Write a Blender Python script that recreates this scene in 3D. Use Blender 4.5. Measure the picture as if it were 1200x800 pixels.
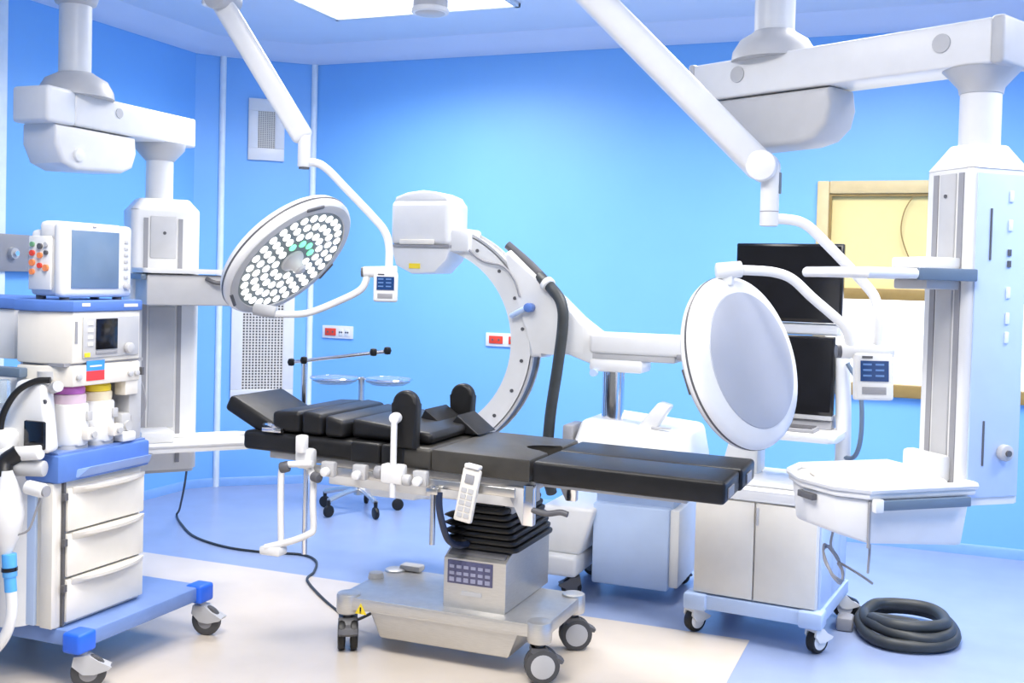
import bpy, bmesh, math, random
from mathutils import Matrix, Vector, Euler
random.seed(7)
R = math.radians
scene = bpy.context.scene
for o in list(bpy.data.objects): bpy.data.objects.remove(o)
COL = scene.collection

# ------------------------------------------------------------------ camera
cam_d = bpy.data.cameras.new('camera'); cam = bpy.data.objects.new('camera', cam_d); COL.objects.link(cam)
cam_d.sensor_width = 36.0; cam_d.lens = 36.0 * 1265.0 / 1200.0
cam_d.shift_y = -36.7 / 1200.0; cam_d.clip_start = 0.05
rot = Matrix.Rotation(R(21.6), 3, 'Z') @ Matrix.Rotation(R(90 - 1.6), 3, 'X') @ Matrix.Rotation(0.026, 3, 'Z')
cam.matrix_world = Matrix.Translation((0, 0, 1.5)) @ rot.to_4x4()
scene.camera = cam
# ------------------------------------------------------------------ world, exposure
w = bpy.data.worlds.new('world'); scene.world = w; w.use_nodes = True
w.node_tree.nodes['Background'].inputs[0].default_value = (0.90, 0.95, 1.0, 1)
w.node_tree.nodes['Background'].inputs[1].default_value = 0.24
vs = scene.view_settings
vs.view_transform = 'Standard'; vs.look = 'None'; vs.gamma = 1.0; vs.use_curve_mapping = False
vs.exposure = 0.42
PANEL_STRENGTH = 2.5      # glow of the diffusers
PANEL_WATTS = 47.0        # louvred downlight of each ceiling panel
PANEL_SPREAD = 155.0

# ------------------------------------------------------------------ materials
def mat(name, col, rough=0.45, metal=0.0, var=0.04, scale=14.0, bump=0.0, bscale=60.0, emit=None, es=0.0,
        spec=0.5, coat=0.0, stretch=None, trans=0.0, alpha=1.0):
    m = bpy.data.materials.new(name); m.use_nodes = True
    nt = m.node_tree; b = nt.nodes['Principled BSDF']
    tc = nt.nodes.new('ShaderNodeTexCoord'); no = nt.nodes.new('ShaderNodeTexNoise')
    no.inputs['Scale'].default_value = scale; no.inputs['Detail'].default_value = 4
    src = tc.outputs['Object']
    if stretch:
        mp = nt.nodes.new('ShaderNodeMapping'); mp.inputs['Scale'].default_value = stretch
        nt.links.new(src, mp.inputs[0]); src = mp.outputs[0]
    nt.links.new(src, no.inputs['Vector'])
    cr = nt.nodes.new('ShaderNodeValToRGB')
    cr.color_ramp.elements[0].position = 0.3; cr.color_ramp.elements[1].position = 0.7
    cr.color_ramp.elements[0].color = tuple(max(0, c * (1 - var)) for c in col) + (1,)
    cr.color_ramp.elements[1].color = tuple(min(1, c * (1 + var)) for c in col) + (1,)
    nt.links.new(no.outputs['Fac'], cr.inputs[0]); nt.links.new(cr.outputs[0], b.inputs['Base Color'])
    b.inputs['Roughness'].default_value = rough; b.inputs['Metallic'].default_value = metal
    b.inputs['Specular IOR Level'].default_value = spec
    b.inputs['Coat Weight'].default_value = coat
    b.inputs['Transmission Weight'].default_value = trans
    b.inputs['Alpha'].default_value = alpha
    if bump:
        n2 = nt.nodes.new('ShaderNodeTexNoise'); n2.inputs['Scale'].default_value = bscale; n2.inputs['Detail'].default_value = 5
        nt.links.new(tc.outputs['Object'], n2.inputs['Vector'])
        bp = nt.nodes.new('ShaderNodeBump'); bp.inputs['Strength'].default_value = bump; bp.inputs['Distance'].default_value = 0.01
        nt.links.new(n2.outputs['Fac'], bp.inputs['Height']); nt.links.new(bp.outputs[0], b.inputs['Normal'])
    if emit:
        b.inputs['Emission Color'].default_value = tuple(emit) + (1,); b.inputs['Emission Strength'].default_value = es
    return m
M = dict(
    wall=mat('wall_blue_paint', (0.20, 0.49, 0.94), 0.42, var=0.03, scale=1.5, bump=0.02),
    ceiling=mat('ceiling_paint', (0.74, 0.78, 0.87), 0.6, var=0.02, scale=2),
    cornice=mat('cornice_paint', (0.72, 0.78, 0.92), 0.5, var=0.02, scale=2),
    floor=mat('floor_blue_vinyl', (0.29, 0.36, 0.55), 0.28, var=0.06, scale=5, bump=0.01),
    inlay=mat('floor_beige_vinyl', (0.66, 0.585, 0.50), 0.3, var=0.04, scale=5, bump=0.01),
    base=mat('skirting_blue', (0.22, 0.42, 0.80), 0.4),
    trim=mat('trim_white', (0.80, 0.88, 0.95), 0.4),
    white=mat('white_enamel', (0.77, 0.77, 0.77), 0.32, var=0.02),
    warm=mat('ivory_plastic', (0.77, 0.735, 0.67), 0.38, var=0.02),
    lgrey=mat('light_grey_plastic', (0.50, 0.50, 0.51), 0.42, var=0.03),
    grey=mat('grey_plastic', (0.30, 0.30, 0.32), 0.45, var=0.03),
    dgrey=mat('dark_grey_plastic', (0.10, 0.10, 0.11), 0.45),
    bluegrey=mat('blue_grey_rail', (0.13, 0.18, 0.25), 0.4),
    paleblue=mat('pale_blue_plastic_and_shade', (0.50, 0.63, 0.88), 0.4, var=0.02),  # plastic colour, also painted on white parts as bluish shade
    blue=mat('blue_plastic', (0.10, 0.21, 0.58), 0.4),
    midblue=mat('mid_blue_plastic', (0.25, 0.38, 0.75), 0.4),
    brightblue=mat('bright_blue_bumper', (0.02, 0.14, 0.80), 0.4),
    baseblue=mat('trolley_base_blue', (0.17, 0.27, 0.56), 0.35),
    cyanblue=mat('cyan_connector', (0.10, 0.40, 0.85), 0.35),
    steel=mat('brushed_steel', (0.62, 0.61, 0.59), 0.30, 1.0, var=0.06, scale=30, stretch=(1, 1, 12)),
    satin=mat('satin_steel_sheet', (0.60, 0.59, 0.57), 0.38, 0.75, var=0.05, scale=30, stretch=(1, 1, 10)),
    chrome=mat('chrome', (0.78, 0.78, 0.80), 0.14, 1.0, var=0.02),
    vinyl=mat('black_vinyl_pad', (0.012, 0.012, 0.013), 0.40, var=0.2, bump=0.08, bscale=180, spec=0.28),
    rubber=mat('black_rubber', (0.010, 0.010, 0.011), 0.42, var=0.2, spec=0.4),
    navy=mat('navy_lead', (0.015, 0.025, 0.06), 0.4),
    vinyl_sheen=mat('black_vinyl_painted_sheen', (0.045, 0.042, 0.037), 0.42, var=0.15, bump=0.10, bscale=180, spec=0.35),  # black vinyl greyed to paint in the light the seat pads reflect
    hose=mat('charcoal_hose', (0.035, 0.04, 0.042), 0.5, var=0.2),
    tyre=mat('grey_tyre', (0.07, 0.07, 0.075), 0.6),
    black=mat('black_gloss', (0.006, 0.006, 0.009), 0.16, var=0.2),
    screen_off=mat('grey_blue_screen', (0.15, 0.23, 0.35), 0.22, var=0.10, scale=5),
    screen_blue=mat('blue_lcd', (0.012, 0.04, 0.13), 0.2, emit=(0.01, 0.05, 0.2), es=0.25),
    lcdline=mat('lcd_characters', (0.10, 0.20, 0.42), 0.4, emit=(0.1, 0.25, 0.6), es=0.15),
    keypad=mat('violet_grey_keypad', (0.10, 0.10, 0.19), 0.4, var=0.15, scale=60),
    key=mat('keypad_key', (0.33, 0.34, 0.48), 0.4),
    lampgrey=mat('lamp_grey_cover', (0.40, 0.42, 0.48), 0.35, var=0.04, scale=4),
    lampface=mat('lamp_bezel_grey', (0.50, 0.50, 0.50), 0.38, var=0.04),
    lampdark=mat('lamp_reflector_field', (0.20, 0.23, 0.22), 0.4, var=0.1),
    led=mat('led_white', (0.9, 0.9, 0.9), 0.3, emit=(1, 1, 1), es=1.6),
    ledgreen=mat('led_green', (0.3, 0.8, 0.5), 0.3, emit=(0.15, 0.85, 0.40), es=0.9),
    panel=mat('ceiling_light_diffuser', (0.9, 0.9, 0.9), 0.5, emit=(1.0, 0.99, 0.97), es=PANEL_STRENGTH),
    frame_cream=mat('cream_frame', (0.66, 0.53, 0.28), 0.45, var=0.05),
    frame_olive=mat('olive_brown_rail', (0.30, 0.20, 0.06), 0.45, var=0.1),
    cream=mat('cream_blind', (0.80, 0.67, 0.30), 0.6, var=0.03, scale=3),
    daylit=mat('daylit_pane', (0.9, 0.9, 0.9), 0.3, emit=(1, 1, 1), es=1.6),
    red=mat('red_socket', (0.72, 0.06, 0.03), 0.4), orange=mat('orange_port', (0.85, 0.25, 0.08), 0.4),
    green=mat('green_port', (0.15, 0.35, 0.2), 0.4), yellow=mat('yellow_cap', (0.90, 0.68, 0.03), 0.4),
    purple=mat('purple_cap', (0.55, 0.16, 0.55), 0.4), pink=mat('pale_pink_collar', (0.80, 0.62, 0.72), 0.4),
    palecap=mat('pale_yellow_collar', (0.82, 0.72, 0.52), 0.4),
    stickblue=mat('sticker_blue', (0.05, 0.30, 0.80), 0.5), stickred=mat('sticker_red', (0.80, 0.05, 0.06), 0.5),
    clear=mat('frosted_plastic', (0.80, 0.90, 0.98), 0.2, var=0.03, trans=0.75),
)

# ------------------------------------------------------------------ geometry helpers
def catmull(pts, k):
    if k <= 1: return [Vector(p) for p in pts]
    P = [Vector(p) for p in pts]; out = []
    for i in range(len(P) - 1):
        a = P[i - 1] if i else P[0] * 2 - P[1]; b, c = P[i], P[i + 1]; d = P[i + 2] if i + 2 < len(P) else P[-1] * 2 - P[-2]
        for j in range(k):
            t = j / k
            out.append(0.5 * ((2 * b) + (c - a) * t + (2 * a - 5 * b + 4 * c - d) * t * t + (3 * b - a - 3 * c + d) * t ** 3))
    out.append(P[-1]); return out
def frame_z(z):
    z = Vector(z).normalized(); a = Vector((0, 0, 1)) if abs(z.z) < 0.95 else Vector((1, 0, 0))
    x = a.cross(z).normalized(); y = z.cross(x)
    return Matrix((x, y, z)).transposed()
class B:
    def __init__(s): s.bm = bmesh.new()
    def _xf(s, vs, M_):
        if M_ is not None:
            for v in vs: v.co = M_ @ v.co
    def box(s, x0, x1, y0, y1, z0, z1, bev=0.0, seg=2, M=None, taper=None):
        r = bmesh.ops.create_cube(s.bm, size=1.0); vs = r['verts']
        for v in vs:
            top = v.co.z > 0
            fx, fy = (1, 1)
            if taper and not top: fx, fy = taper
            v.co = Vector(((x0 + x1) / 2 + v.co.x * (x1 - x0) * fx, (y0 + y1) / 2 + v.co.y * (y1 - y0) * fy, (z0 + z1) / 2 + v.co.z * (z1 - z0)))
        if bev:
            es = list({e for v in vs for e in v.link_edges})
            n0 = set(s.bm.verts)
            rr = bmesh.ops.bevel(s.bm, geom=es, offset=bev, segments=seg, affect='EDGES', profile=0.5, clamp_overlap=True)
            vs = list({v for f in rr['faces'] for v in f.verts} | {v for v in vs if v.is_valid})
        s._xf(vs, M); return s
    def ring(s, c, Mx, r, n):
        return [s.bm.verts.new(c + Mx @ Vector((r * math.cos(2 * math.pi * i / n), r * math.sin(2 * math.pi * i / n), 0))) for i in range(n)]
    def bridge(s, a, b):
        n = len(a)
        for i in range(n): s.bm.faces.new((a[i], a[(i + 1) % n], b[(i + 1) % n], b[i]))
    def cyl(s, p0, p1, r0, r1=None, n=18, bev=0.0):
        p0, p1 = Vector(p0), Vector(p1); r1 = r0 if r1 is None else r1
        L = (p1 - p0).length; F = frame_z(p1 - p0)
        prof = [(r0, 0), (r1, L)]
        if bev: prof = [(r0 - bev, 0), (r0 - bev * .3, bev * .3), (r0, bev), (r1, L - bev), (r1 - bev * .3, L - bev * .3), (r1 - bev, L)]
        return s.lathe(prof, n, Matrix.Translation(p0) @ F.to_4x4())
    def lathe(s, prof, n=24, M=None):
        rings = []; allv = []
        for r, z in prof:
            if r < 1e-5: v = [s.bm.verts.new((0, 0, z))]
            else: v = [s.bm.verts.new((r * math.cos(2 * math.pi * i / n), r * math.sin(2 * math.pi * i / n), z)) for i in range(n)]
            rings.append(v); allv += v
        for a, b in zip(rings, rings[1:]):
            if len(a) == 1 and len(b) == 1: continue
            if len(a) == 1:
                for i in range(n): s.bm.faces.new((a[0], b[i], b[(i + 1) % n]))
            elif len(b) == 1:
                for i in range(n): s.bm.faces.new((a[i], a[(i + 1) % n], b[0]))
            else: s.bridge(a, b)
        if len(rings[0]) > 1: s.bm.faces.new(rings[0][::-1])
        if len(rings[-1]) > 1: s.bm.faces.new(rings[-1])
        s._xf(allv, M); return s
    def tube(s, pts, r, n=12, k=6, closed=False):
        P = catmull(pts, k); N = len(P); rad = r if callable(r) else (lambda t: r)
        prevx = None; rings = []
        for i, p in enumerate(P):
            if closed: t = P[(i + 1) % N] - P[i - 1]
            else: t = P[min(i + 1, N - 1)] - P[max(i - 1, 0)]
            t = t.normalized()
            if prevx is None: x = frame_z(t).col[0]
            else: x = (prevx - t * prevx.dot(t)).normalized()
            prevx = x; y = t.cross(x)
            rr = rad(i / max(1, N - 1))
            rings.append([s.bm.verts.new(p + (x * math.cos(2 * math.pi * j / n) + y * math.sin(2 * math.pi * j / n)) * rr) for j in range(n)])
        for a, b in zip(rings, rings[1:]): s.bridge(a, b)
        if closed: s.bridge(rings[-1], rings[0])
        else: s.bm.faces.new(rings[0][::-1]); s.bm.faces.new(rings[-1])
        return s
    def prism(s, poly, a, b, axis='z', bev=0.0, seg=2, M=None, scale_b=None):
        def mk(p, d):
            if axis == 'z': return Vector((p[0], p[1], d))
            if axis == 'y': return Vector((p[0], d, p[1]))
            return Vector((d, p[0], p[1]))
        cx = sum(p[0] for p in poly) / len(poly); cy = sum(p[1] for p in poly) / len(poly)
        q = poly if not scale_b else [(cx + (p[0] - cx) * scale_b, cy + (p[1] - cy) * scale_b) for p in poly]
        va = [s.bm.verts.new(mk(p, a)) for p in poly]; vb = [s.bm.verts.new(mk(p, b)) for p in q]
        n = len(poly); fs = [s.bm.faces.new(va[::-1]), s.bm.faces.new(vb)]
        for i in range(n): fs.append(s.bm.faces.new((va[i], va[(i + 1) % n], vb[(i + 1) % n], vb[i])))
        vs = va + vb
        if bev:
            es = list({e for f in fs[:2] for e in f.edges})
            rr = bmesh.ops.bevel(s.bm, geom=es, offset=bev, segments=seg, affect='EDGES', profile=0.5, clamp_overlap=True)
            vs = list({v for f in rr['faces'] for v in f.verts} | {v for v in vs if v.is_valid})
        s._xf(vs, M); return s
    def hexa(s, bot, top, bev=0.0, seg=2):
        vs = [s.bm.verts.new(p) for p in bot] + [s.bm.verts.new(p) for p in top]; n = len(bot)
        fs = [s.bm.faces.new(vs[:n][::-1]), s.bm.faces.new(vs[n:])]
        for i in range(n): fs.append(s.bm.faces.new((vs[i], vs[(i + 1) % n], vs[n + (i + 1) % n], vs[n + i])))
        if bev:
            bmesh.ops.bevel(s.bm, geom=list({e for f in fs for e in f.edges}), offset=bev, segments=seg, affect='EDGES', profile=0.5, clamp_overlap=True)
        return s
def rrect(x0, x1, y0, y1, r, n=5):
    out = []
    for cx, cy, a in ((x1 - r, y1 - r, 0), (x0 + r, y1 - r, 90), (x0 + r, y0 + r, 180), (x1 - r, y0 + r, 270)):
        for i in range(n + 1):
            t = R(a + 90 * i / n); out.append((cx + r * math.cos(t), cy + r * math.sin(t)))
    return out
def root_matrix(o):
    Mx = Matrix.Identity(4)
    while o is not None:
        Mx = Matrix.LocRotScale(o.location, o.rotation_euler, o.scale) @ Mx; o = o.parent
    return Mx
def obj(name, b, m, parent=None, world=False, label=None, kind=None, ang=38):
    bmesh.ops.recalc_face_normals(b.bm, faces=b.bm.faces[:])
    if world and parent is not None: b.bm.transform(root_matrix(parent).inverted())
    me = bpy.data.meshes.new(name); b.bm.to_mesh(me); b.bm.free()
    me.materials.append(m if not isinstance(m, str) else M[m])
    for p in me.polygons: p.use_smooth = True
    me.set_sharp_from_angle(angle=R(ang))
    o = bpy.data.objects.new(name, me); COL.objects.link(o)
    if parent: o.parent = parent
    if label: o['label'] = label
    if kind: o['kind'] = kind
    return o
def thing(name, label, cat, loc=(0, 0, 0), rz=0.0, group=None, rot=None):
    o = bpy.data.objects.new(name, None); COL.objects.link(o); o.empty_display_size = 0.1
    o.location = loc; o.rotation_euler = rot if rot else (0, 0, R(rz))
    o['label'] = label; o['category'] = cat
    if group: o['group'] = group
    return o
def tag(o, label, cat, group=None):
    o['label'] = label; o['category'] = cat
    if group: o['group'] = group
    return o
def dup(o, parent, loc=None, rot=None):
    c = o.copy(); COL.objects.link(c); c.parent = parent
    if loc is not None: c.location = loc
    if rot is not None: c.rotation_euler = rot
    return c
def struct(name, b, m, label, parent=None):
    o = obj(name, b, m, parent)
    if parent is None: o['kind'] = 'structure'; o['label'] = label
    return o

# ================================================================== SETTING
XL, YB, ZW, ZC, XR = -4.79, 6.68, 2.995, 3.09, 2.9
CH = [(-4.79, 6.10), (-4.68, 6.258), (-4.185, 6.68)]            # faceted corner
YF = -1.2
fl = struct('floor', B().box(XL - .1, XR + .1, YF, YB + .1, -.05, 0), 'floor', 'glossy pale blue vinyl floor')
obj('vinyl_inlay', B().box(-3.92, -.70, .6, 4.60, 0, .002), 'inlay', fl, label='warm beige vinyl inlay')
struct('ceiling', B().box(XL - .1, XR + .1, YF, YB + .1, ZC, ZC + .05), 'ceiling', 'pale blue painted ceiling')
# back wall with an opening for the window
WX0, WX1, WZ0, WZ1 = -.70, 1.30, .875, 2.135
b = B(); y0, y1 = YB, YB + .12
b.box(-4.185, WX0, y0, y1, 0, ZC); b.box(WX1, XR + .1, y0, y1, 0, ZC); b.box(WX0, WX1, y0, y1, 0, WZ0); b.box(WX0, WX1, y0, y1, WZ1, ZC)
struct('wall_back', b, 'wall', 'sky blue painted back wall with a framed window')
struct('wall_left', B().box(XL - .1, XL, YF, 6.10, 0, ZC), 'wall', 'blue painted left wall behind the anaesthesia machine')
struct('wall_right', B().box(XR, XR + .1, YF, YB, 0, ZC), 'wall', 'blue painted right wall')
struct('wall_corner', B().prism([CH[1], CH[2], (-4.185, 6.8), (-4.75, 6.33)], 0, ZC), 'wall', 'blue slanted corner panel holding the two air grilles')
struct('wall_corner_facet', B().prism([CH[0], CH[1], (-4.75, 6.33), (-4.89, 6.10)], 0, ZC), 'wall', 'narrow blue corner facet beside the slanted panel')
# cornice
def sweep(path, prof, name, m, label):
    """profile (offset into the room, z) swept along a wall polyline, mitred"""
    b = B(); P = [Vector((p[0], p[1])) for p in path]; rings = []
    for i, p in enumerate(P):
        ds = []
        if i: ds.append((P[i] - P[i - 1]).normalized())
        if i < len(P) - 1: ds.append((P[i + 1] - P[i]).normalized())
        ns = [Vector((d.y, -d.x)) for d in ds]
        n = sum(ns, Vector((0, 0)))
        n = n / (n.length ** 2) * len(ns) if len(ns) == 2 else n
        if len(ns) == 2: n = (ns[0] + ns[1]) / (1 + ns[0].dot(ns[1]))
        rings.append([b.bm.verts.new((p.x + n.x * o, p.y + n.y * o, z)) for o, z in prof])
    for a, c in zip(rings, rings[1:]): b.bridge(a, c)
    b.bm.faces.new(rings[0]); b.bm.faces.new(rings[-1][::-1])
    return struct(name, b, m, label)
PATH = [(XL, YF), CH[0], CH[1], CH[2], (XR, YB)]
sweep(PATH, [(0, ZW), (.03, ZW), (.10, ZW + .03), (.19, ZC - .018), (.22, ZC), (0, ZC)], 'trim_1', 'cornice', 'pale blue sloped cornice along the wall tops')
sweep(PATH, [(0, 0), (.012, 0), (.012, .05), (.006, .06), (0, .06)], 'baseboard_back', 'base', 'low blue coved skirting along the walls')
struct('trim_2', B().cyl((-4.675, 6.252, 0), (-4.675, 6.252, ZW), .022), 'trim', 'white corner strip left of the air grilles')
struct('trim_3', B().cyl((-4.195, 6.662, 0), (-4.195, 6.662, ZW), .022), 'trim', 'white corner strip right of the air grilles')
struct('trim_4', B().box(XL, XL + .03, 4.40, 4.475, 0, ZW, .006), 'trim', 'white door jamb strip at the left picture edge')

# window: cream blind above, bright pane below
wn = struct('window_1', B().box(WX0, WX1, YB + .09, YB + .11, WZ0, WZ1), 'frame_cream', 'cream framed two part window in the back wall')
fr = B(); yy0, yy1 = YB - .035, YB + .09
fr.box(WX0, WX0 + .07, yy0, yy1, WZ0, WZ1, .008); fr.box(WX1 - .07, WX1, yy0, yy1, WZ0, WZ1, .008)
fr.box(WX0 + .07, WX1 - .07, yy0, yy1, WZ1 - .075, WZ1, .008)
obj('window_frame', fr, 'frame_cream', wn)
obj('middle_rail', B().box(WX0 + .07, WX1 - .07, yy0, yy1, 1.44, 1.505, .006), 'frame_olive', wn, label='brown middle rail')
obj('bottom_rail', B().box(WX0 + .07, WX1 - .07, yy0 - .004, yy1, WZ0, WZ0 + .075, .006), 'frame_olive', wn, label='olive brown bottom rail')
obj('blind', B().box(WX0 + .07, WX1 - .07, YB + .01, YB + .02, 1.505, WZ1 - .075), 'cream', wn, label='pale yellow blind filling the upper half')
obj('inner_bead', B().box(WX0 + .07, WX1 - .07, YB - .02, YB + .01, WZ1 - .09, WZ1 - .075).box(WX0 + .07, WX0 + .085, YB - .02, YB + .01, 1.505, WZ1 - .09), 'frame_olive', wn)
obj('pane', B().box(WX0 + .07, WX1 - .07, YB + .04, YB + .05, WZ0 + .075, 1.44), 'daylit', wn, label='white daylit pane in the lower half')
obj('pull_cord', B().tube([(-.16, YB - .03, 2.05), (-.21, YB - .03, 1.95), (-.22, YB - .03, 1.82), (-.16, YB - .03, 1.66), (-.10, YB - .03, 1.60)], .004, 6), 'frame_olive', wn)

# ceiling light panels
def light_panel(x0, y0, label, s=1.22):
    t = thing('ceiling_light', label, 'ceiling light', (x0 + s / 2, y0 + s / 2, ZC), group='square ceiling light panels')
    f = B(); h = s / 2
    for a in ((-h, h, -h, -h + .03), (-h, h, h - .03, h), (-h, -h + .03, -h, h), (h - .03, h, -h, h)): f.box(*a, -.025, 0, .003)
    obj('frame', f, 'white', t); obj('diffuser', B().box(-h + .03, h - .03, -h + .03, h - .03, -.018, -.004), 'panel', t)
    ld = bpy.data.lights.new('panel_lamp', 'AREA'); ld.shape = 'SQUARE'; ld.size = s - .1; ld.energy = PANEL_WATTS; ld.spread = R(PANEL_SPREAD); ld.color = (1.0, .945, .865)
    lo = bpy.data.objects.new('lamp', ld); COL.objects.link(lo); lo.parent = t; lo.location = (0, 0, -.03)
light_panel(-3.52, 4.60, 'square white ceiling light panel behind the surgical light mount')
light_panel(-.95, 4.35, 'unseen square white ceiling light panel above the imaging workstation')  # out of view, placed to light the bright patch of the back wall
light_panel(-2.45, 1.6, 'added unseen square white ceiling light panel between the viewpoint and the operating table')  # not in view, added to light the room
light_panel(-.80, 1.0, 'added unseen square white ceiling light panel directly above the viewpoint')  # extra panel out of frame, put in for its light
light_panel(1.0, 3.2, 'added unseen square white ceiling light panel near the right wall')  # unseen panel added for more room light

# air grilles on the slanted corner
gd = (Vector((CH[2][0], CH[2][1])) - Vector((CH[1][0], CH[1][1]))).normalized(); gang = math.degrees(math.atan2(gd.y, gd.x))
def grille(s0, s1, z0, z1, mx, mt, mb, nx, nz, label):
    c = Vector(CH[1]) + gd * (s0 + s1) / 2; wd = (s1 - s0) / 2
    t = thing('air_grille', label, 'air grille', (c.x, c.y, z0), gang); H = z1 - z0
    f = B(); f.box(-wd, wd, -.02, 0, 0, mb, .003); f.box(-wd, wd, -.02, 0, H - mt, H, .003)
    f.box(-wd, -wd + mx, -.02, 0, mb, H - mt, .003); f.box(wd - mx, wd, -.02, 0, mb, H - mt, .003)
    obj('frame', f, 'white', t)
    obj('duct_opening', B().box(-wd + mx, wd - mx, -.004, -.001, mb, H - mt), 'dgrey', t)
    g = B(); W = 2 * (wd - mx); h = H - mt - mb
    for i in range(nx + 1):
        x = -wd + mx + W * i / nx; g.box(x - W / nx * .2, x + W / nx * .2, -.016, -.005, mb, H - mt)
    for i in range(nz + 1):
        z = mb + h * i / nz; g.box(-wd + mx, wd - mx, -.015, -.006, z - h / nz * .2, z + h / nz * .2)
    obj('lattice', g, 'warm', t, kind='stuff')
grille(.175, .425, 2.295, 2.725, .065, .085, .085, 8, 20, 'small white air grille high on the slanted corner')
grille(.085, .52, .62, 1.42, .075, .06, .06, 13, 34, 'tall white air grille low on the slanted corner')

# wall sockets
def outlet(xc, label, mods):
    t = thing('wall_socket', label, 'wall socket', (xc, YB, 1.098), group='socket plates on the back wall')
    wd = .125
    obj('plate', B().box(-wd, wd, -.012, 0, -.045, .045, .004), 'white', t)
    for x, wx, m in mods:
        k = obj('socket', B().box(x - wx, x + wx, -.018, -.012, -.026, .026, .003), m, t)
        for q in (-.45, .45): obj('socket_hole', B().cyl((x + wx * q, -.0195, 0), (x + wx * q, -.018, 0), .007, n=8), 'dgrey', k)
outlet(-3.97, 'wall socket plate with one red socket and white switches, by the slanted corner', [(-.055, .045, 'red'), (.03, .018, 'white'), (.08, .018, 'white')])
outlet(-2.70, 'wall socket plate with two red sockets, behind the curved imaging arm', [(-.05, .05, 'red'), (.075, .033, 'red')])

# grey service panel on the left wall
t = thing('gas_outlet_panel', 'grey metal gas outlet panel on the left wall behind the patient monitor', 'gas panel', (XL, 4.70, 1.475))
obj('plate', B().box(0, .05, -.30, .15, 0, .205, .006), 'grey', t)
for y in (-.2, -.05, .08):
    k = obj('outlet', B().cyl((.05, y, .1), (.075, y, .1), .035, .03, 16), 'lgrey', t)
    obj('outlet_core', B().cyl((.075, y, .1), (.09, y, .1), .014, n=10), 'chrome', k)

# ================================================================== casters
def caster(parent, x, y, zt, r, wd, rz, forkm='lgrey', tyrem='tyre', hubm='lgrey', twin=False, hub=.62, name='caster', off=None):
    """swivel caster under (x,y,zt); child of parent (local coords); axle along local Y before rotating by rz"""
    off = r * .35 if off is None else off
    Mx = Matrix.Translation((x, y, 0)) @ Matrix.Rotation(R(rz), 4, 'Z')
    f = B(); f.cyl((0, 0, r * 1.7), (0, 0, zt), r * .28, n=12)
    top = r * 2.05
    arc = [(-r * .55, r * 1.5), (-r * .45, top), (r * .35, top), (off + r * .55, r * 1.65), (off + r * 1.25, r * 1.28), (off + r * 1.1, r * 1.12), (off + r * .3, r * .9), (off - r * .3, r * .95)]
    if top > zt: arc = [(a, min(z, zt)) for a, z in arc]
    for s in ((-1, 1) if not twin else (0,)):
        yc = s * (wd / 2 + .006)
        f.prism(arc, yc - (.005 if not twin else wd * .28), yc + (.005 if not twin else wd * .28), 'y')
    f.prism([(-r * .5, top - r * .25), (-r * .45, top), (r * .35, top), (off + r * .5, r * 1.68), (off + r * 1.2, r * 1.3), (off + r * 1.1, r * 1.15), (off + r * .4, r * 1.25)], -wd / 2, wd / 2, 'y')
    f.bm.transform(Mx); o = obj(name, f, forkm, parent)
    ws = ((0,) if not twin else (-1, 1))
    for s in ws:
        ww = wd if not twin else wd * .40
        yc = s * wd * .33
        A = Mx @ Matrix.Translation((off, yc, r)) @ Matrix.Rotation(R(90), 4, 'X')
        k = obj('tyre', B().lathe([(r * .55, -ww / 2), (r * .86, -ww / 2), (r * .97, -ww * .36), (r, 0), (r * .97, ww * .36), (r * .86, ww / 2), (r * .55, ww / 2)], 28, A), tyrem, o)
        h = obj('hub', B().lathe([(0, -ww * .56), (r * hub * .8, -ww * .56), (r * hub, -ww * .47), (r * hub, ww * .47), (r * hub * .8, ww * .56), (0, ww * .56)], 24, A), hubm, o)
    return o

# ================================================================== OPERATING TABLE (world coordinates)
T = thing('operating_table', 'black padded operating table on a steel wheeled base in the room centre', 'operating table', (-1.76, 3.96, 0))
def tp(name, b, m, parent=None, **k): return obj(name, b, m, parent or T, world=True, **k)
# base
tp('base_plate', B().prism(rrect(-2.20, -1.315, 3.735, 4.205, .04), .175, .222, bev=.012), 'satin')
tp('base_body', B().hexa([(-2.02, 3.765, .068), (-1.47, 3.765, .068), (-1.47, 4.15, .068), (-2.02, 4.15, .068)],
                         [(-2.06, 3.742, .185), (-1.42, 3.742, .185), (-1.42, 4.19, .185), (-2.06, 4.19, .185)], .01), 'satin')
for x, y in ((-2.165, 3.768), (-1.348, 3.768), (-1.348, 4.168), (-2.165, 4.168)):
    tp('corner_boss', B().cyl((x, y, .150), (x, y, .232), .048, n=24, bev=.01), 'satin')
caster(T, -2.165 + 1.76, 3.768 - 3.96, .155, .066, .075, -60, 'dgrey', 'rubber', 'lgrey', True, .7, off=.0)
caster(T, -1.348 + 1.76, 3.768 - 3.96, .155, .066, .060, 28, 'dgrey', 'tyre', 'lgrey', True, .74, off=.012)
caster(T, -1.348 + 1.76, 4.168 - 3.96, .155, .066, .060, 30, 'dgrey', 'tyre', 'lgrey', True, .74, off=.012)
caster(T, -2.165 + 1.76, 4.168 - 3.96, .155, .066, .060, 20, 'dgrey', 'tyre', 'lgrey', True, .74, off=.012)
tp('brake_pedal', B().box(-2.15, -2.05, 4.17, 4.23, .222, .250, .01).box(-2.12, -2.08, 4.2, 4.27, .215, .235, .006), 'lgrey')
tp('brake_pedal', B().cyl((-2.19, 4.04, .218), (-2.19, 4.04, .242), .035, .03, n=16), 'lgrey')
wl = tp('warning_label', B().prism([(-2.115, .162), (-2.065, .162), (-2.09, .205)], 3.733, 3.737, 'y'), 'yellow', label='yellow warning triangle')
tp('warning_mark', B().box(-2.093, -2.087, 3.7315, 3.733, .172, .19).box(-2.093, -2.087, 3.7315, 3.733, .166, .169), 'black', wl)
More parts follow.
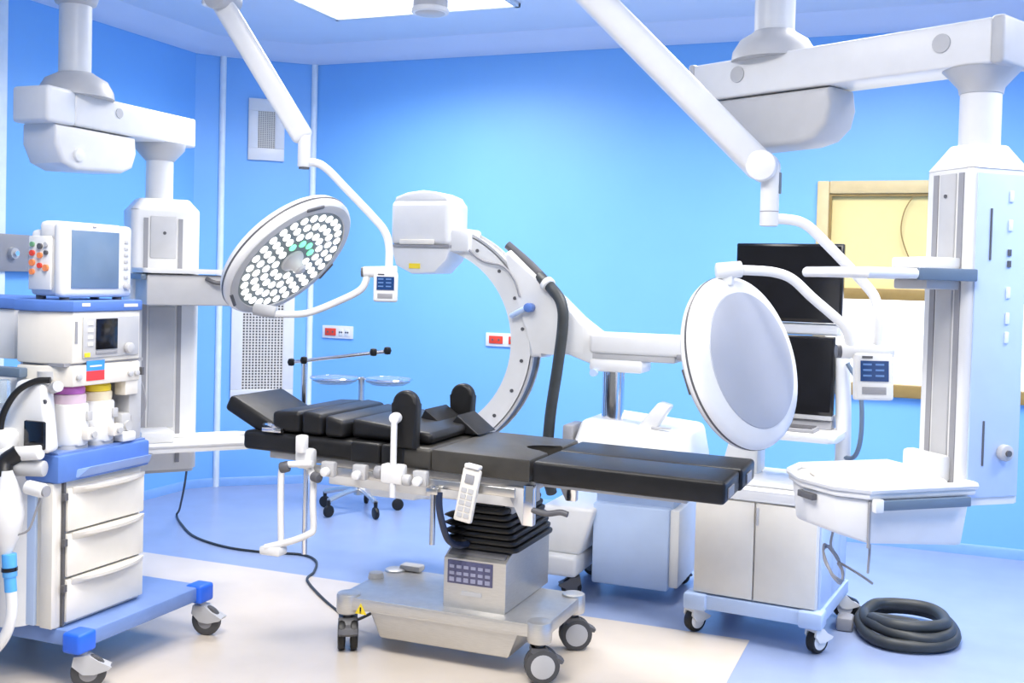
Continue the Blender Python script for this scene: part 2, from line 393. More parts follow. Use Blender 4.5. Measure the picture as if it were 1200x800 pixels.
# pedestal with slanted top edge
ped = [(3.80, .222), (4.29, .222), (4.29, .455), (4.0, .455), (3.86, .447), (3.80, .415)]
tp('pedestal', B().prism(ped, -1.765, -1.50, 'x', bev=.008), 'satin')
tp('pedestal_cover', B().hexa([(-1.755, 3.815, .424), (-1.51, 3.815, .424), (-1.51, 3.90, .455), (-1.755, 3.90, .455)],
                              [(-1.75, 3.825, .436), (-1.515, 3.825, .436), (-1.515, 3.91, .466), (-1.75, 3.91, .466)], .003), 'dgrey')
kp = tp('control_panel', B().box(-1.745, -1.555, 3.796, 3.801, .318, .408, .002), 'keypad')
for r_ in range(3):
    for c_ in range(6):
        x = -1.735 + c_ * .030; z = .327 + r_ * .026
        tp('key', B().box(x, x + .02, 3.793, 3.796, z, z + (.012 if r_ else .016)), 'key', kp)
tp('nameplate', B().box(-1.685, -1.60, 3.797, 3.80, .275, .292), 'lgrey')
# bellows: stacked pleats
b = B(); z = .448
for i in range(7):
    x0, x1, y0, y1 = -1.755 + i * .002, -1.472 - i * .009, 3.832 + i * .002, 4.27
    b.prism(rrect(x0, x1, y0, y1, .03, 3), z, z + .022, bev=.009); b.prism(rrect(x0 + .025, x1 - .025, y0 + .025, y1 - .025, .03, 3), z + .015, z + .028); z += .0235
tp('bellows', b, 'rubber')
b = B()
for i in range(4): b.lathe([(.02, 0), (.045, .012), (.02, .024)], 16, Matrix.Translation((-1.735, 3.84, .475 + i * .03)))
tp('bellows_rib', b, 'rubber')
tp('lift_column', B().box(-1.70, -1.52, 3.9, 4.22, .58, .735, .01), 'lgrey')
# top frame, slightly tilted towards the foot end
def tz(x): return .782 - (x + 2.63) * .0175
def slab(x0, x1, y0, y1, za, zb, bev=.02, seg=3):
    return B().hexa([(x0, y0, tz(x0) + za), (x1, y0, tz(x1) + za), (x1, y1, tz(x1) + za), (x0, y1, tz(x0) + za)],
                    [(x0, y0, tz(x0) + zb), (x1, y0, tz(x1) + zb), (x1, y1, tz(x1) + zb), (x0, y1, tz(x0) + zb)], bev, seg)
tp('top_frame', slab(-2.52, -1.36, 3.72, 4.22, -.03, -.002, .004), 'lgrey')
tp('leg_frame', slab(-1.34, -.80, 3.74, 4.20, -.02, -.002, .004), 'lgrey')
for x0, x1, y in ((-2.30, -1.92, 3.668), (-1.86, -1.42, 3.668), (-2.30, -1.42, 4.262)):
    rr = tp('side_rail', slab(x0, x1, y - .006, y + .006, -.058, -.024, .003), 'steel')
    for i in range(3):
        x = x0 + (x1 - x0) * (.1 + .4 * i); s = 1 if y < 4 else -1
        tp('rail_spacer', B().cyl((x, y, tz(x) - .04), (x, y + s * .075, tz(x) - .04), .012, n=10), 'steel', rr)
tp('frame_apron', slab(-2.25, -1.42, 3.735, 3.76, -.11, -.02, .006), 'white')
tp('frame_apron', slab(-2.25, -1.42, 4.18, 4.205, -.11, -.02, .006), 'white')
tp('cross_member', slab(-2.2, -1.45, 3.80, 4.14, -.09, -.02, .006), 'lgrey')
# joint brackets between seat and leg section
for y in (3.70, 4.20):
    tp('hinge_bracket', B().prism([(-1.47, .735), (-1.37, .735), (-1.37, .60), (-1.40, .60), (-1.44, .68)], y - .012, y + .012, 'y', bev=.003), 'lgrey')
    tp('hinge_post', B().box(-1.395, -1.355, y - .018, y + .018, .60, .75, .005), 'chrome')
tp('release_lever', B().tube([(-1.36, 3.69, .66), (-1.30, 3.68, .655), (-1.25, 3.68, .665), (-1.22, 3.68, .66)], .011, 10), 'dgrey')
# ---- pads (front edge Y 3.68, back edge 4.25)
PB = .078
tp('back_pad', slab(-2.63, -1.99, 3.685, 4.25, 0, PB), 'vinyl')
tp('seat_pad', slab(-1.985, -1.905, 3.685, 4.25, 0, PB + .004, .015), 'vinyl')
tp('seat_pad', slab(-1.90, -1.772, 3.68, 4.25, 0, PB + .006, .015), 'vinyl_sheen')
# main seat with a rounded notch at its foot end
def notch(x0, x1, y0, y1, za, zb, at_end):
    ym = (y0 + y1) / 2; nw = .085; nd = .13
    arc = [(nd * math.sin(R(a)), nw * math.cos(R(a))) for a in range(0, 181, 20)]
    if at_end: poly = [(x0, y0), (x1, y0)] + [(x1 - d, ym - q) for d, q in arc] + [(x1, y1), (x0, y1)]
    else: poly = [(x0, y0), (x1, y0), (x1, y1), (x0, y1)]
    b = B(); b.prism(poly, za, zb, bev=.012, seg=2)
    for v in b.bm.verts: v.co.z += tz(v.co.x)
    return b
tp('seat_pad', notch(-1.768, -1.372, 3.68, 4.25, 0, PB + .008, True), 'vinyl_sheen')
tp('leg_pad', slab(-1.362, -.658, 3.68, 3.962, 0, PB + .004, .014), 'vinyl')
tp('leg_pad', slab(-1.362, -.648, 3.968, 4.25, 0, PB + .004, .014), 'vinyl')
for y in (3.80, 4.12): tp('end_label', B().box(-.657 + (.010 if y > 4 else 0), -.653 + (.010 if y > 4 else 0), y - .07, y + .03, .765, .80), 'grey')
# raised upper back section
def raised(x0, x1, y0, y1, z0, z1, z2, bev=.018):
    return B().hexa([(x0, y0, z0), (x1, y0, z0), (x1, y1, z0), (x0, y1, z0)], [(x0, y0, z1), (x1, y0, z2), (x1, y1, z2), (x0, y1, z1)], bev, 3)
tp('shoulder_pad', raised(-2.50, -2.37, 3.70, 4.23, .862, .945, .950), 'vinyl')
tp('shoulder_pad', raised(-2.362, -2.265, 3.70, 4.23, .86, .955, .945), 'vinyl')
tp('shoulder_pad', raised(-2.255, -2.165, 3.70, 4.23, .858, .945, .925), 'vinyl')
tp('upper_back_pad', raised(-2.155, -1.80, 3.74, 4.24, .858, .935, .900), 'vinyl')
tp('lumbar_pad', raised(-2.12, -1.99, 3.675, 3.735, .775, .855, .853, .01), 'vinyl')
tp('lumbar_pad', raised(-1.985, -1.885, 3.675, 3.735, .773, .853, .851, .01), 'vinyl')
# head section, raised towards the head end
hd = B(); hd.box(0, .30, 3.72, 4.10, -.035, .035, .018, 3)
hd.bm.transform(Matrix.Translation((-2.735, 0, .965)) @ Matrix.Rotation(R(26), 4, 'Y'))
tp('head_pad', hd, 'vinyl')
tp('head_bracket', B().tube([(-2.66, 3.80, .905), (-2.60, 3.76, .88), (-2.52, 3.71, .885), (-2.44, 3.69, .868)], .010, 8).box(-2.53, -2.44, 3.675, 3.69, .862, .880, .003), 'chrome')
# far wedges and basin shaped cushion
tp('wedge_pad', B().prism([(-2.02, .86), (-1.83, .86), (-1.97, .955)], 4.02, 4.24, 'y', bev=.008), 'vinyl')
tp('wedge_pad', B().prism([(-1.90, .86), (-1.74, .86), (-1.84, .935)], 4.06, 4.25, 'y', bev=.008), 'vinyl')
# lateral supports: vertical rounded pads on posts
def lateral(x, y, z0, z1, s):
    r = .052
    pts = [(x - r, z0), (x + r, z0), (x + r, z1 - r)] + [(x + r * math.cos(R(a)), z1 - r + r * math.sin(R(a))) for a in range(15, 180, 15)] + [(x - r, z1 - r)]
    tp('lateral_support', B().prism(pts, y, y + .05, 'y', bev=.014, seg=3), 'vinyl')
lateral(-1.885, 3.665, .845, 1.068, 1)
lateral(-1.915, 4.26, .845, 1.045, -1)
tp('support_post', B().tube([(-1.905, 3.66, .965), (-1.905, 3.635, .965), (-1.905, 3.63, .95), (-1.905, 3.63, .80), (-1.905, 3.63, .665)], .0125, 10, 4).lathe([(0, -.02), (.02, -.016), (.022, 0), (.02, .016), (0, .02)], 16, Matrix.Translation((-1.905, 3.64, .965)) @ Matrix.Rotation(R(90), 4, 'X')), 'white')
ck = tp('rail_clamp', B().box(-1.955, -1.86, 3.615, 3.668, .715, .79, .012), 'white')
tp('clamp_knob', B().cyl((-1.955, 3.64, .752), (-1.985, 3.64, .752), .026, n=14, bev=.005), 'grey', ck)
tp('clamp_knob', B().cyl((-1.86, 3.63, .735), (-1.83, 3.63, .735), .022, n=14, bev=.005), 'lgrey', ck)
for x in (-2.20, -2.06, -1.80):
    c_ = tp('rail_clamp', B().box(x - .03, x + .03, 3.64, 3.672, .712, .772, .008), 'lgrey')
    tp('clamp_knob', B().cyl((x, 3.64, .735), (x, 3.612, .735), .018, n=12, bev=.004), 'white', c_)
# rod hanging from a clamp on the rail
tp('hanging_rod', B().cyl((-1.74, 3.64, .50), (-1.74, 3.64, .72), .0105, n=12).box(-1.765, -1.715, 3.625, 3.66, .69, .715, .005), 'steel')
# anaesthesia screen: upright with a cross bar and black knobs
sc = tp('screen_post', B().cyl((-2.668, 4.20, .70), (-2.668, 4.20, 1.112), .0145, n=14), 'chrome')
tp('screen_clamp', B().box(-2.70, -2.50, 4.17, 4.23, .715, .775, .010).cyl((-2.70, 4.2, .745), (-2.73, 4.2, .745), .02, n=12), 'white', sc)
tp('screen_bar', B().cyl((-2.735, 4.20, 1.100), (-2.255, 4.20, 1.172), .0085, n=10), 'chrome', sc)
for x, z_ in ((-2.735, 1.100), (-2.668, 1.112), (-2.312, 1.166), (-2.243, 1.176)):
    tp('bar_knob', B().lathe([(0, -.018), (.013, -.015), (.018, 0), (.013, .015), (0, .018)], 12, Matrix.Translation((x, 4.195, z_))), 'rubber', sc)
# tubular frame hanging below the head end
hf = tp('hanging_frame', B().tube([(-2.26, 3.63, .76), (-2.355, 3.62, .752), (-2.385, 3.615, .74), (-2.39, 3.61, .70), (-2.385, 3.605, .55), (-2.375, 3.60, .40)], .013, 10, 5)
        .tube([(-2.30, 3.66, .75), (-2.262, 3.64, .70), (-2.255, 3.63, .60), (-2.25, 3.63, .51), (-2.262, 3.62, .487), (-2.33, 3.60, .455), (-2.43, 3.57, .425)], .0135, 10, 5), 'white')
tp('frame_upright', B().cyl((-2.305, 3.655, .395), (-2.305, 3.655, .78), .011, n=10), 'chrome', hf)
tp('frame_foot', B().box(-2.455, -2.36, 3.56, 3.625, .395, .43, .01), 'white', hf)
tp('frame_clamp', B().box(-2.345, -2.27, 3.63, 3.685, .735, .815, .014).box(-2.33, -2.29, 3.61, 3.65, .80, .87, .008), 'white', hf)
tp('clamp_knob', B().cyl((-2.36, 3.62, .745), (-2.395, 3.61, .735), .022, n=12, bev=.005), 'dgrey', hf)
tp('clamp_knob', B().cyl((-2.25, 3.62, .715), (-2.215, 3.61, .71), .02, n=12, bev=.005), 'dgrey', hf)
# hand control hanging on the rail and its lead
hc = B(); hc.box(-.036, .036, -.012, .012, -.10, .10, .008)
Mh = Matrix.Translation((-1.590, 3.622, .705)) @ Matrix.Rotation(R(9), 4, 'Y') @ Matrix.Rotation(R(-4), 4, 'X')
hc.bm.transform(Mh); hcx = tp('hand_control', hc, 'warm')
k = B().box(-.018, .018, -.016, -.012, .045, .078, .002); k.bm.transform(Mh); tp('display', k, 'grey', hcx)
for r_ in range(5):
    for c_ in range(2):
        k = B().box(-.024 + c_ * .027, -.003 + c_ * .027, -.0145, -.012, -.082 + r_ * .023, -.066 + r_ * .023); k.bm.transform(Mh); tp('button', k, 'lgrey', hcx)
k = B().box(-.03, .03, -.02, .02, .10, .115, .005); k.bm.transform(Mh); tp('hanger_hook', k, 'white', hcx)
tp('control_lead', B().tube([(-1.715, 3.64, .70), (-1.71, 3.635, .64), (-1.705, 3.66, .57), (-1.70, 3.70, .51), (-1.69, 3.77, .475), (-1.68, 3.85, .465)], .013, 10, 6), 'navy')

# ================================================================== C-ARM (world coordinates)
C = thing('c_arm_imager', 'white mobile x-ray unit with curved arm standing behind the operating table', 'x-ray machine', (-1.40, 5.15, 0))
def cp(name, b, m, parent=None, **k): return obj(name, b, m, parent or C, world=True, **k)
CX, CY, CZ, CR = -2.40, 4.95, 1.19, .575
def arc_band(r0, r1, a0, a1, y0, y1, n=40):
    b = B(); rings = []
    for i in range(n + 1):
        a = R(a0 + (a1 - a0) * i / n); c_, s_ = math.cos(a), math.sin(a)
        rings.append([b.bm.verts.new((CX + r * c_, y, CZ + r * s_)) for r, y in ((r0, y0), (r1, y0), (r1, y1), (r0, y1))])
    for p, q in zip(rings, rings[1:]): b.bridge(p, q)
    b.bm.faces.new(rings[0]); b.bm.faces.new(rings[-1][::-1]); return b
arc = cp('c_arc', arc_band(CR - .115, CR - .005, -98, 80, CY - .055, CY + .055), 'white')
cp('guide_track', arc_band(CR - .012, CR, -75, 12, CY - .040, CY + .040), 'dgrey', arc)
cp('track_rail', arc_band(CR - .01, CR + .008, -75, 70, CY - .055, CY - .042), 'lgrey', arc)
cp('track_rail', arc_band(CR - .01, CR + .008, -75, 70, CY + .042, CY + .055), 'lgrey', arc)
for a in range(-60, 60, 17):
    p = Vector((CX + (CR - .05) * math.cos(R(a)), CY - .055, CZ + (CR - .05) * math.sin(R(a))))
    cp('arc_screw', B().cyl(p, p + Vector((0, -.004, 0)), .009, n=10), 'dgrey', arc)
# image detector head
dx0, dx1 = -2.585, -2.255
det = cp('detector_housing', B().hexa(*[[(x, y, z_) for x, y in ((dx0, 4.83), (dx1, 4.83), (dx1, 5.07), (dx0, 5.07))] for z_ in (1.660, 1.885)], .03, 3), 'white')
dome = [(dx0 + .01, 1.875), (dx1 - .01, 1.875), (dx1 - .03, 1.905), (dx1 - .09, 1.928), (dx0 + .17, 1.936), (dx0 + .08, 1.924), (dx0 + .02, 1.902)]
cp('detector_top', B().prism(dome, 4.845, 5.055, 'y', bev=.012), 'white', det)
cp('detector_lower_cover', B().prism([(dx0, 1.655), (dx1, 1.655), (dx1 - .02, 1.59), (dx1 - .085, 1.525), (dx0 + .12, 1.518), (dx0 + .03, 1.56)], 4.84, 5.06, 'y', bev=.012), 'white', det)
cp('detector_seam', B().box(dx0 - .002, dx1 + .002, 4.828, 5.072, 1.652, 1.664), 'grey', det)
cp('detector_latch', B().box(dx0 + .06, dx0 + .25, 4.822, 4.832, 1.665, 1.69, .003), 'warm', det)
cp('detector_label', B().box(-2.475, -2.415, 4.834, 4.842, 1.545, 1.570), 'yellow', det)
cp('detector_bracket', B().box(-2.30, -2.16, 4.855, 5.03, 1.63, 1.745, .02), 'white', det)
# x-ray tube housing at the lower end of the arc
cp('tube_housing', B().prism(rrect(-2.68, -2.32, 4.76, 5.14, .06), .40, .66, bev=.03), 'white')
# yoke holding the arc
yk = [(-1.985, 1.625), (-1.955, 1.645), (-1.70, 1.42), (-1.55, 1.29), (-1.55, 1.145), (-1.66, 1.15), (-1.72, 1.17), (-1.77, 1.13), (-1.835, 1.13), (-1.845, 1.24), (-1.885, 1.40), (-1.945, 1.53)]
cp('arc_yoke', B().prism(yk, CY - .075, CY + .075, 'y', bev=.02, seg=3), 'white')
cp('yoke_buffer', B().tube([(-1.985, CY - .02, 1.672), (-1.86, CY - .02, 1.575), (-1.74, CY - .02, 1.462)], .021, 10, 3), 'dgrey')
cp('brake_handle', B().tube([(-1.93, CY - .085, 1.325), (-1.87, CY - .105, 1.355), (-1.82, CY - .10, 1.375)], .013, 10, 4), 'paleblue')
kb = cp('brake_knob', B().cyl((-1.83, CY - .075, 1.37), (-1.83, CY - .13, 1.37), .022, n=12, bev=.004), 'blue')
cp('arc_cable', B().tube([(-2.23, CY - .07, 1.70), (-2.17, CY - .075, 1.645), (-2.09, CY - .078, 1.59), (-1.98, CY - .08, 1.565), (-1.92, CY - .08, 1.50), (-1.89, CY - .08, 1.42)], .006, 8), 'grey')
cp('umbilical_hose', B().tube([(-1.80, CY - .05, 1.52), (-1.72, CY - .10, 1.465), (-1.66, CY - .13, 1.40), (-1.645, CY - .14, 1.30), (-1.665, CY - .14, 1.10), (-1.70, CY - .13, .85), (-1.72, CY - .10, .60), (-1.71, CY - .05, .48)], .027, 14, 8), 'hose')
cp('hose_clip', B().lathe([(.030, -.015), (.037, -.012), (.037, .012), (.030, .015)], 16, Matrix.Translation((-1.745, CY - .088, 1.483)) @ frame_z((.8, -.4, -.6)).to_4x4()), 'white')
# horizontal arm
cp('neck', B().hexa([(-1.70, CY - .07, 1.17), (-1.49, CY - .075, 1.10), (-1.49, CY + .075, 1.10), (-1.70, CY + .07, 1.17)], [(-1.70, CY - .07, 1.405), (-1.49, CY - .075, 1.255), (-1.49, CY + .075, 1.255), (-1.70, CY + .07, 1.405)], .015), 'white')
cp('horizontal_arm', B().box(-1.53, -.98, CY - .09, CY + .09, 1.165, 1.262, .018, 3), 'white')
cp('arm_slide', B().box(-1.52, -1.12, CY - .075, CY + .075, 1.135, 1.168, .006), 'lgrey')
cp('arm_end_cap', B().box(-1.11, -1.0, CY - .095, CY + .02, 1.15, 1.18, .006), 'grey')
cp('column_head', B().box(-1.53, -1.27, CY - .085, CY + .085, 1.08, 1.14, .015), 'white')
cp('column_knob', B().cyl((-1.50, CY - .08, 1.075), (-1.50, CY - .11, 1.075), .018, n=12), 'paleblue')
cp('lift_column', B().cyl((-1.43, CY, .80), (-1.43, CY, 1.09), .052, n=24), 'chrome')
# chassis
cp('cart_top', B().hexa([(-1.60, 4.74, .64), (-1.03, 4.74, .64), (-1.03, 5.35, .64), (-1.60, 5.35, .64)], [(-1.54, 4.80, .862), (-1.06, 4.80, .822), (-1.06, 5.32, .822), (-1.54, 5.32, .862)], .03, 3), 'white')
cp('cart_side_pocket', B().box(-1.625, -1.575, 4.78, 4.95, .71, .83, .012), 'grey')
cp('top_handle', B().hexa([(-1.29, 4.86, .83), (-1.20, 4.86, .83), (-1.20, 4.95, .83), (-1.29, 4.95, .83)], [(-1.19, 4.86, .955), (-1.13, 4.86, .94), (-1.13, 4.95, .94), (-1.19, 4.95, .955)], .012), 'white')
cp('top_slot', B().box(-1.21, -1.12, 4.82, 4.84, .838, .845), 'lgrey')
cp('cart_body', B().box(-1.50, -1.13, 4.90, 5.40, .07, .455, .012), 'paleblue')  # white cart; the pale blue paints in the bluish shade on it
cp('cart_side_panel', B().box(-1.132, -1.085, 4.92, 5.40, .085, .45, .01), 'white')
cp('cart_neck', B().box(-1.50, -1.12, 4.95, 5.36, .44, .66, .01), 'paleblue')  # same bluish shade put into the colour of the white cart
cp('front_cover', B().hexa([(-1.74, 4.85, .20), (-1.545, 4.85, .20), (-1.545, 5.35, .20), (-1.74, 5.35, .20)], [(-1.74, 4.85, .43), (-1.475, 4.85, .43), (-1.475, 5.35, .43), (-1.74, 5.35, .43)], .02, 3), 'white')
cp('foot_cover', B().box(-1.75, -1.545, 4.80, 5.36, .105, .205, .02, 3), 'white')
caster(C, -1.565 + 1.40, 4.86 - 5.15, .12, .05, .04, 200, 'dgrey', 'rubber', 'dgrey')
caster(C, -1.60 + 1.40, 5.28 - 5.15, .12, .05, .04, 160, 'dgrey', 'rubber', 'dgrey')
caster(C, -1.17 + 1.40, 5.32 - 5.15, .10, .042, .035, 20, 'dgrey', 'rubber', 'lgrey')

# ================================================================== IMAGING WORKSTATION
Wk = thing('imaging_workstation', 'white two door imaging cart on a blue wheeled base beneath two screens', 'medical cart', (-.66, 4.85, 0), -6)
def wp(name, b, m, parent=None, **k): return obj(name, b, m, parent or Wk, **k)
# local frame: width X -.26...26, front at Y=-.28
bs = wp('base_frame', B().prism(rrect(-.285, .285, -.295, .33, .02), .115, .172, bev=.01), 'paleblue')
for x in (-.245, .245): wp('base_corner', B().box(x - .05, x + .05, -.31, -.21, .105, .176, .012), 'paleblue', bs)
for x in (-.26, .26):
    for y in (-.265, .29):
        caster(Wk, x, y, .118, .052, .040, 60 if y < 0 else 30, 'white', 'rubber', 'white', hub=.74, off=.012)
wp('cabinet_body', B().box(-.262, .262, -.262, .30, .172, .60, .006), 'white')
wp('side_panel', B().box(.262, .274, -.25, -.02, .175, .585, .003), 'paleblue')
wp('side_panel', B().box(.262, .274, -.01, .13, .175, .585, .003), 'paleblue')
wp('side_panel', B().box(.262, .274, .14, .29, .175, .585, .003), 'paleblue')
for s in (-1, 1):
    d = wp('door', B().box(min(0, s * .258) + .003 * (s > 0), max(0, s * .258) - .003 * (s < 0), -.282, -.262, .180, .592, .004), 'warm')
    if s > 0: wp('door_handle', B().box(.006, .016, -.292, -.282, .50, .575, .003), 'lgrey', d)
wp('cabinet_top', B().prism(rrect(-.275, .275, -.285, .31, .03), .60, .645, bev=.015, seg=3), 'white')
wp('top_tray', B().box(-.24, .20, -.2, .22, .645, .665, .008), 'white')
wp('screen_column', B().box(-.22, -.08, .06, .18, .645, 1.34, .012), 'white')
wp('column_cover', B().hexa([(-.24, .0, .66), (-.07, .0, .66), (-.07, .1, .66), (-.24, .1, .66)], [(-.18, .0, .90), (-.07, .0, .90), (-.07, .1, .90), (-.18, .1, .90)], .01), 'white')
wp('keyboard_shelf', B().prism(rrect(-.10, .30, -.20, .12, .03), .855, .885, bev=.01), 'white')
kbd = wp('keyboard', B().box(-.02, .20, -.14, -.02, .885, .902, .004), 'grey')
for r_ in range(3): wp('key_row', B().box(-.01, .19, -.13 + r_ * .035, -.105 + r_ * .035, .902, .907), 'dgrey', kbd)
wp('shelf_cover', B().hexa([(-.1, .02, .885), (.24, .02, .885), (.24, .12, .885), (-.1, .12, .885)], [(-.1, .06, .945), (.24, .06, .945), (.24, .12, .945), (-.1, .12, .945)], .006), 'grey')
wp('pole', B().tube([(.285, .06, .62), (.285, .06, .90), (.27, .06, 1.20), (.26, .06, 1.235)], .033, 14, 5), 'white')
wp('cable', B().tube([(.30, .02, 1.18), (.345, .02, 1.10), (.365, .02, 1.0), (.365, .02, .86), (.34, .03, .78), (.29, .04, .77)], .010, 8), 'bluegrey')
wp('monitor_bar', B().box(-.24, .26, .04, .12, 1.292, 1.345, .012, 3), 'white')
def monitor(z0, z1, x0, x1, label):
    t = wp('monitor', B().box(x0, x1, .02, .055, z0, z1, .006), 'black', label=label)
    wp('screen_glass', B().box(x0 + .012, x1 - .012, .016, .020, z0 + .016, z1 - .012), 'black', t)
    wp('mount', B().box((x0 + x1) / 2 - .06, (x0 + x1) / 2 + .06, .055, .10, (z0 + z1) / 2 - .08, (z0 + z1) / 2 + .08, .006), 'dgrey', t)
monitor(1.348, 1.692, -.20, .27, 'upper black monitor'); monitor(.945, 1.290, -.20, .245, 'lower black monitor')
wp('lower_bezel', B().box(-.18, .24, .022, .06, .925, .945, .003), 'lgrey')

# ================================================================== FLOOR HOSE
b = B(); pts = [(-.36, 5.16), (-.30, 5.19)]
cxh, cyh = -.085, 4.99
seq = []
for i in range(0, 52):
    a = R(150 - i * 20); k = i // 18
    rx = .205 - .020 * k + .012 * math.sin(i * .7); ry = .26 - .030 * k + .012 * math.cos(i * .9)
    seq.append((cxh + rx * math.cos(a), cyh + ry * math.sin(a), .028 + .026 * k + .016 * max(0, math.sin(i * .43))))
seq += [(-.05, 4.98, .05), (.02, 4.92, .03)]
b.tube([(-.365, 5.13, .06), (-.33, 5.17, .035)] + seq, .0255, 12, 3)
hs = obj('floor_hose', b, 'hose'); tag(hs, 'thick dark grey hose coiled on the floor beside the imaging cart', 'hose')
obj('hose_coupling', B().cyl((-.365, 5.125, .07), (-.325, 5.178, .036), .036, .04, 14, .005), 'rubber', hs)
obj('hose_plug', B().box(-.375, -.305, 4.90, 5.0, .0, .06, .012), 'grey', hs)

# ================================================================== DOUBLE BASIN STAND
S = thing('basin_stand', 'steel double basin stand on a five castor base by the back wall', 'basin stand', (-3.40, 6.02, 0), 22)
obj('post', B().cyl((0, 0, .14), (0, 0, .86), .019, n=14), 'steel', S)
obj('hub', B().cyl((0, 0, .11), (0, 0, .18), .035, .025, 16), 'steel', S)
for i in range(5):
    a = R(72 * i + 14); c_, s_ = math.cos(a), math.sin(a)
    lg = obj('leg', B().tube([(.02 * c_, .02 * s_, .145), (.12 * c_, .12 * s_, .135), (.25 * c_, .25 * s_, .105)], .017, 8, 3), 'steel', S)
    obj('castor_wheel', B().cyl((.25 * c_ - .012 * s_, .25 * s_ + .012 * c_, .038), (.25 * c_ + .012 * s_, .25 * s_ - .012 * c_, .038), .038, n=18, bev=.006).cyl((.25 * c_, .25 * s_, .05), (.25 * c_, .25 * s_, .105), .012, n=8), 'rubber', lg)
for s in (-1, 1):
    cx = s * .17
    h = obj('hoop', B().tube([(cx + .15 * math.cos(R(a)), .15 * math.sin(R(a)), .85) for a in range(0, 360, 15)], .008, 8, 1, True), 'chrome', S)
    obj('hoop_arm', B().cyl((0, 0, .83), (cx - s * .15, 0, .85), .009, n=8), 'chrome', S)
    obj('basin', B().lathe([(.148, .855), (.143, .855), (.136, .838), (.10, .818), (.0, .812), (.0, .809), (.105, .814), (.14, .832), (.148, .852)], 28, Matrix.Translation((cx, 0, 0))), 'clear', S)

# ================================================================== CEILING PENDANT, LEFT
PL = thing('ceiling_pendant', 'left ceiling supply pendant hanging behind the anaesthesia machine', 'supply pendant', (-3.54, 3.69, ZC), group='ceiling supply pendants')
def lp(name, b, m, parent=None, **k): return obj(name, b, m, parent or PL, world=True, **k)
lp('ceiling_flange', B().cyl((-3.54, 3.69, 3.03), (-3.54, 3.69, ZC), .16, n=28, bev=.01), 'white')
lp('upper_sleeve', B().lathe([(.068, 0), (.085, .01), (.098, .05), (.098, .38), (.09, .4)], 28, Matrix.Translation((-3.54, 3.69, 2.64))), 'lgrey')
lp('pole', B().cyl((-3.54, 3.69, 2.24), (-3.54, 3.69, 2.68), .068, n=28), 'white')
lp('swivel_dome', B().lathe([(.16, 0), (.155, .03), (.13, .075), (.085, .1), (.07, .11)], 32, Matrix.Translation((-3.54, 3.70, 2.245))), 'lgrey')
bm_ = lp('boom_arm', B().box(-3.635, -3.445, 3.60, 4.40, 2.11, 2.252, .012, 3), 'white')
lp('boom_end_cap', B().box(-3.64, -3.44, 3.44, 3.60, 2.105, 2.257, .018, 3), 'white', bm_)
lp('boom_plug', B().cyl((-3.446, 3.86, 2.2), (-3.441, 3.86, 2.2), .022, n=14), 'lgrey', bm_)
bx = lp('brake_housing', B().prism([(3.50, 2.105), (3.98, 2.105), (3.99, 2.03), (3.965, 1.965), (3.90, 1.935), (3.62, 1.92), (3.54, 1.945), (3.50, 2.02)], -3.645, -3.45, 'x', bev=.02, seg=3), 'white')
lp('housing_knob', B().cyl((-3.46, 3.62, 1.985), (-3.435, 3.62, 1.985), .028, n=16, bev=.006), 'white', bx)
lp('lower_cone', B().lathe([(.066, 0), (.075, .01), (.115, .055), (.12, .085)], 28, Matrix.Translation((-3.54, 4.25, 2.03))), 'lgrey')
lp('down_tube', B().cyl((-3.54, 4.25, 1.83), (-3.54, 4.25, 2.06), .064, n=24), 'white')
# supply column, own rotated frame baked in
ML = Matrix.Translation((-3.54, 4.27, 0)) @ Matrix.Rotation(R(50), 4, 'Z')
def lc(name, b, m, parent=None, **k): b.bm.transform(ML); return lp(name, b, m, parent, **k)
col = lc('supply_column', B().prism(rrect(-.16, .16, -.13, .13, .035), .545, 1.79, bev=.008), 'white')
lc('column_shoulder', B().prism(rrect(-.16, .16, -.13, .13, .035), 1.79, 1.845, bev=.004, scale_b=.72), 'white', col)
lc('track', B().box(-.105, -.085, -.136, -.128, .58, 1.75), 'grey', col)
lc('track', B().box(.055, .075, -.136, -.128, .58, 1.75), 'grey', col)
lc('face_panel', B().box(-.075, .045, -.138, -.128, 1.56, 1.76, .004), 'lgrey', col)
lc('panel_screw', B().cyl((-.01, -.138, 1.68), (-.01, -.141, 1.68), .008, n=10), 'dgrey', col)
lc('lower_face', B().box(-.075, .045, -.138, -.128, .75, 1.33, .004), 'lgrey', col)
lc('column_foot', B().prism(rrect(-.15, .15, -.12, .12, .04), .53, .545, scale_b=1.02), 'lgrey', col)
sh = lc('shelf_unit', B().box(-.14, .36, -.44, -.132, 1.345, 1.485, .010), 'lgrey')
lc('shelf_top', B().prism(rrect(-.16, .40, -.46, -.132, .03), 1.490, 1.512, bev=.006), 'white', sh)
lc('shelf_side_rail', B().box(-.165, -.142, -.44, -.14, 1.46, 1.485, .003), 'bluegrey', sh)
lc('shelf_pull', B().tube([(.12, -.445, 1.47), (.16, -.47, 1.452), (.24, -.47, 1.452), (.28, -.445, 1.47)], .010, 8, 4), 'dgrey', sh)
tr = lc('lower_tray', B().prism(rrect(-.17, .40, -.42, -.132, .07), .672, .700, bev=.01), 'white')
lc('tray_rim', B().tube([(p[0], p[1], .705) for p in rrect(-.165, .395, -.415, -.135, .07)], .014, 8, 1, True), 'white', tr)
lc('tray_bracket', B().box(-.13, .02, -.30, -.13, .70, .755, .01), 'white', tr)

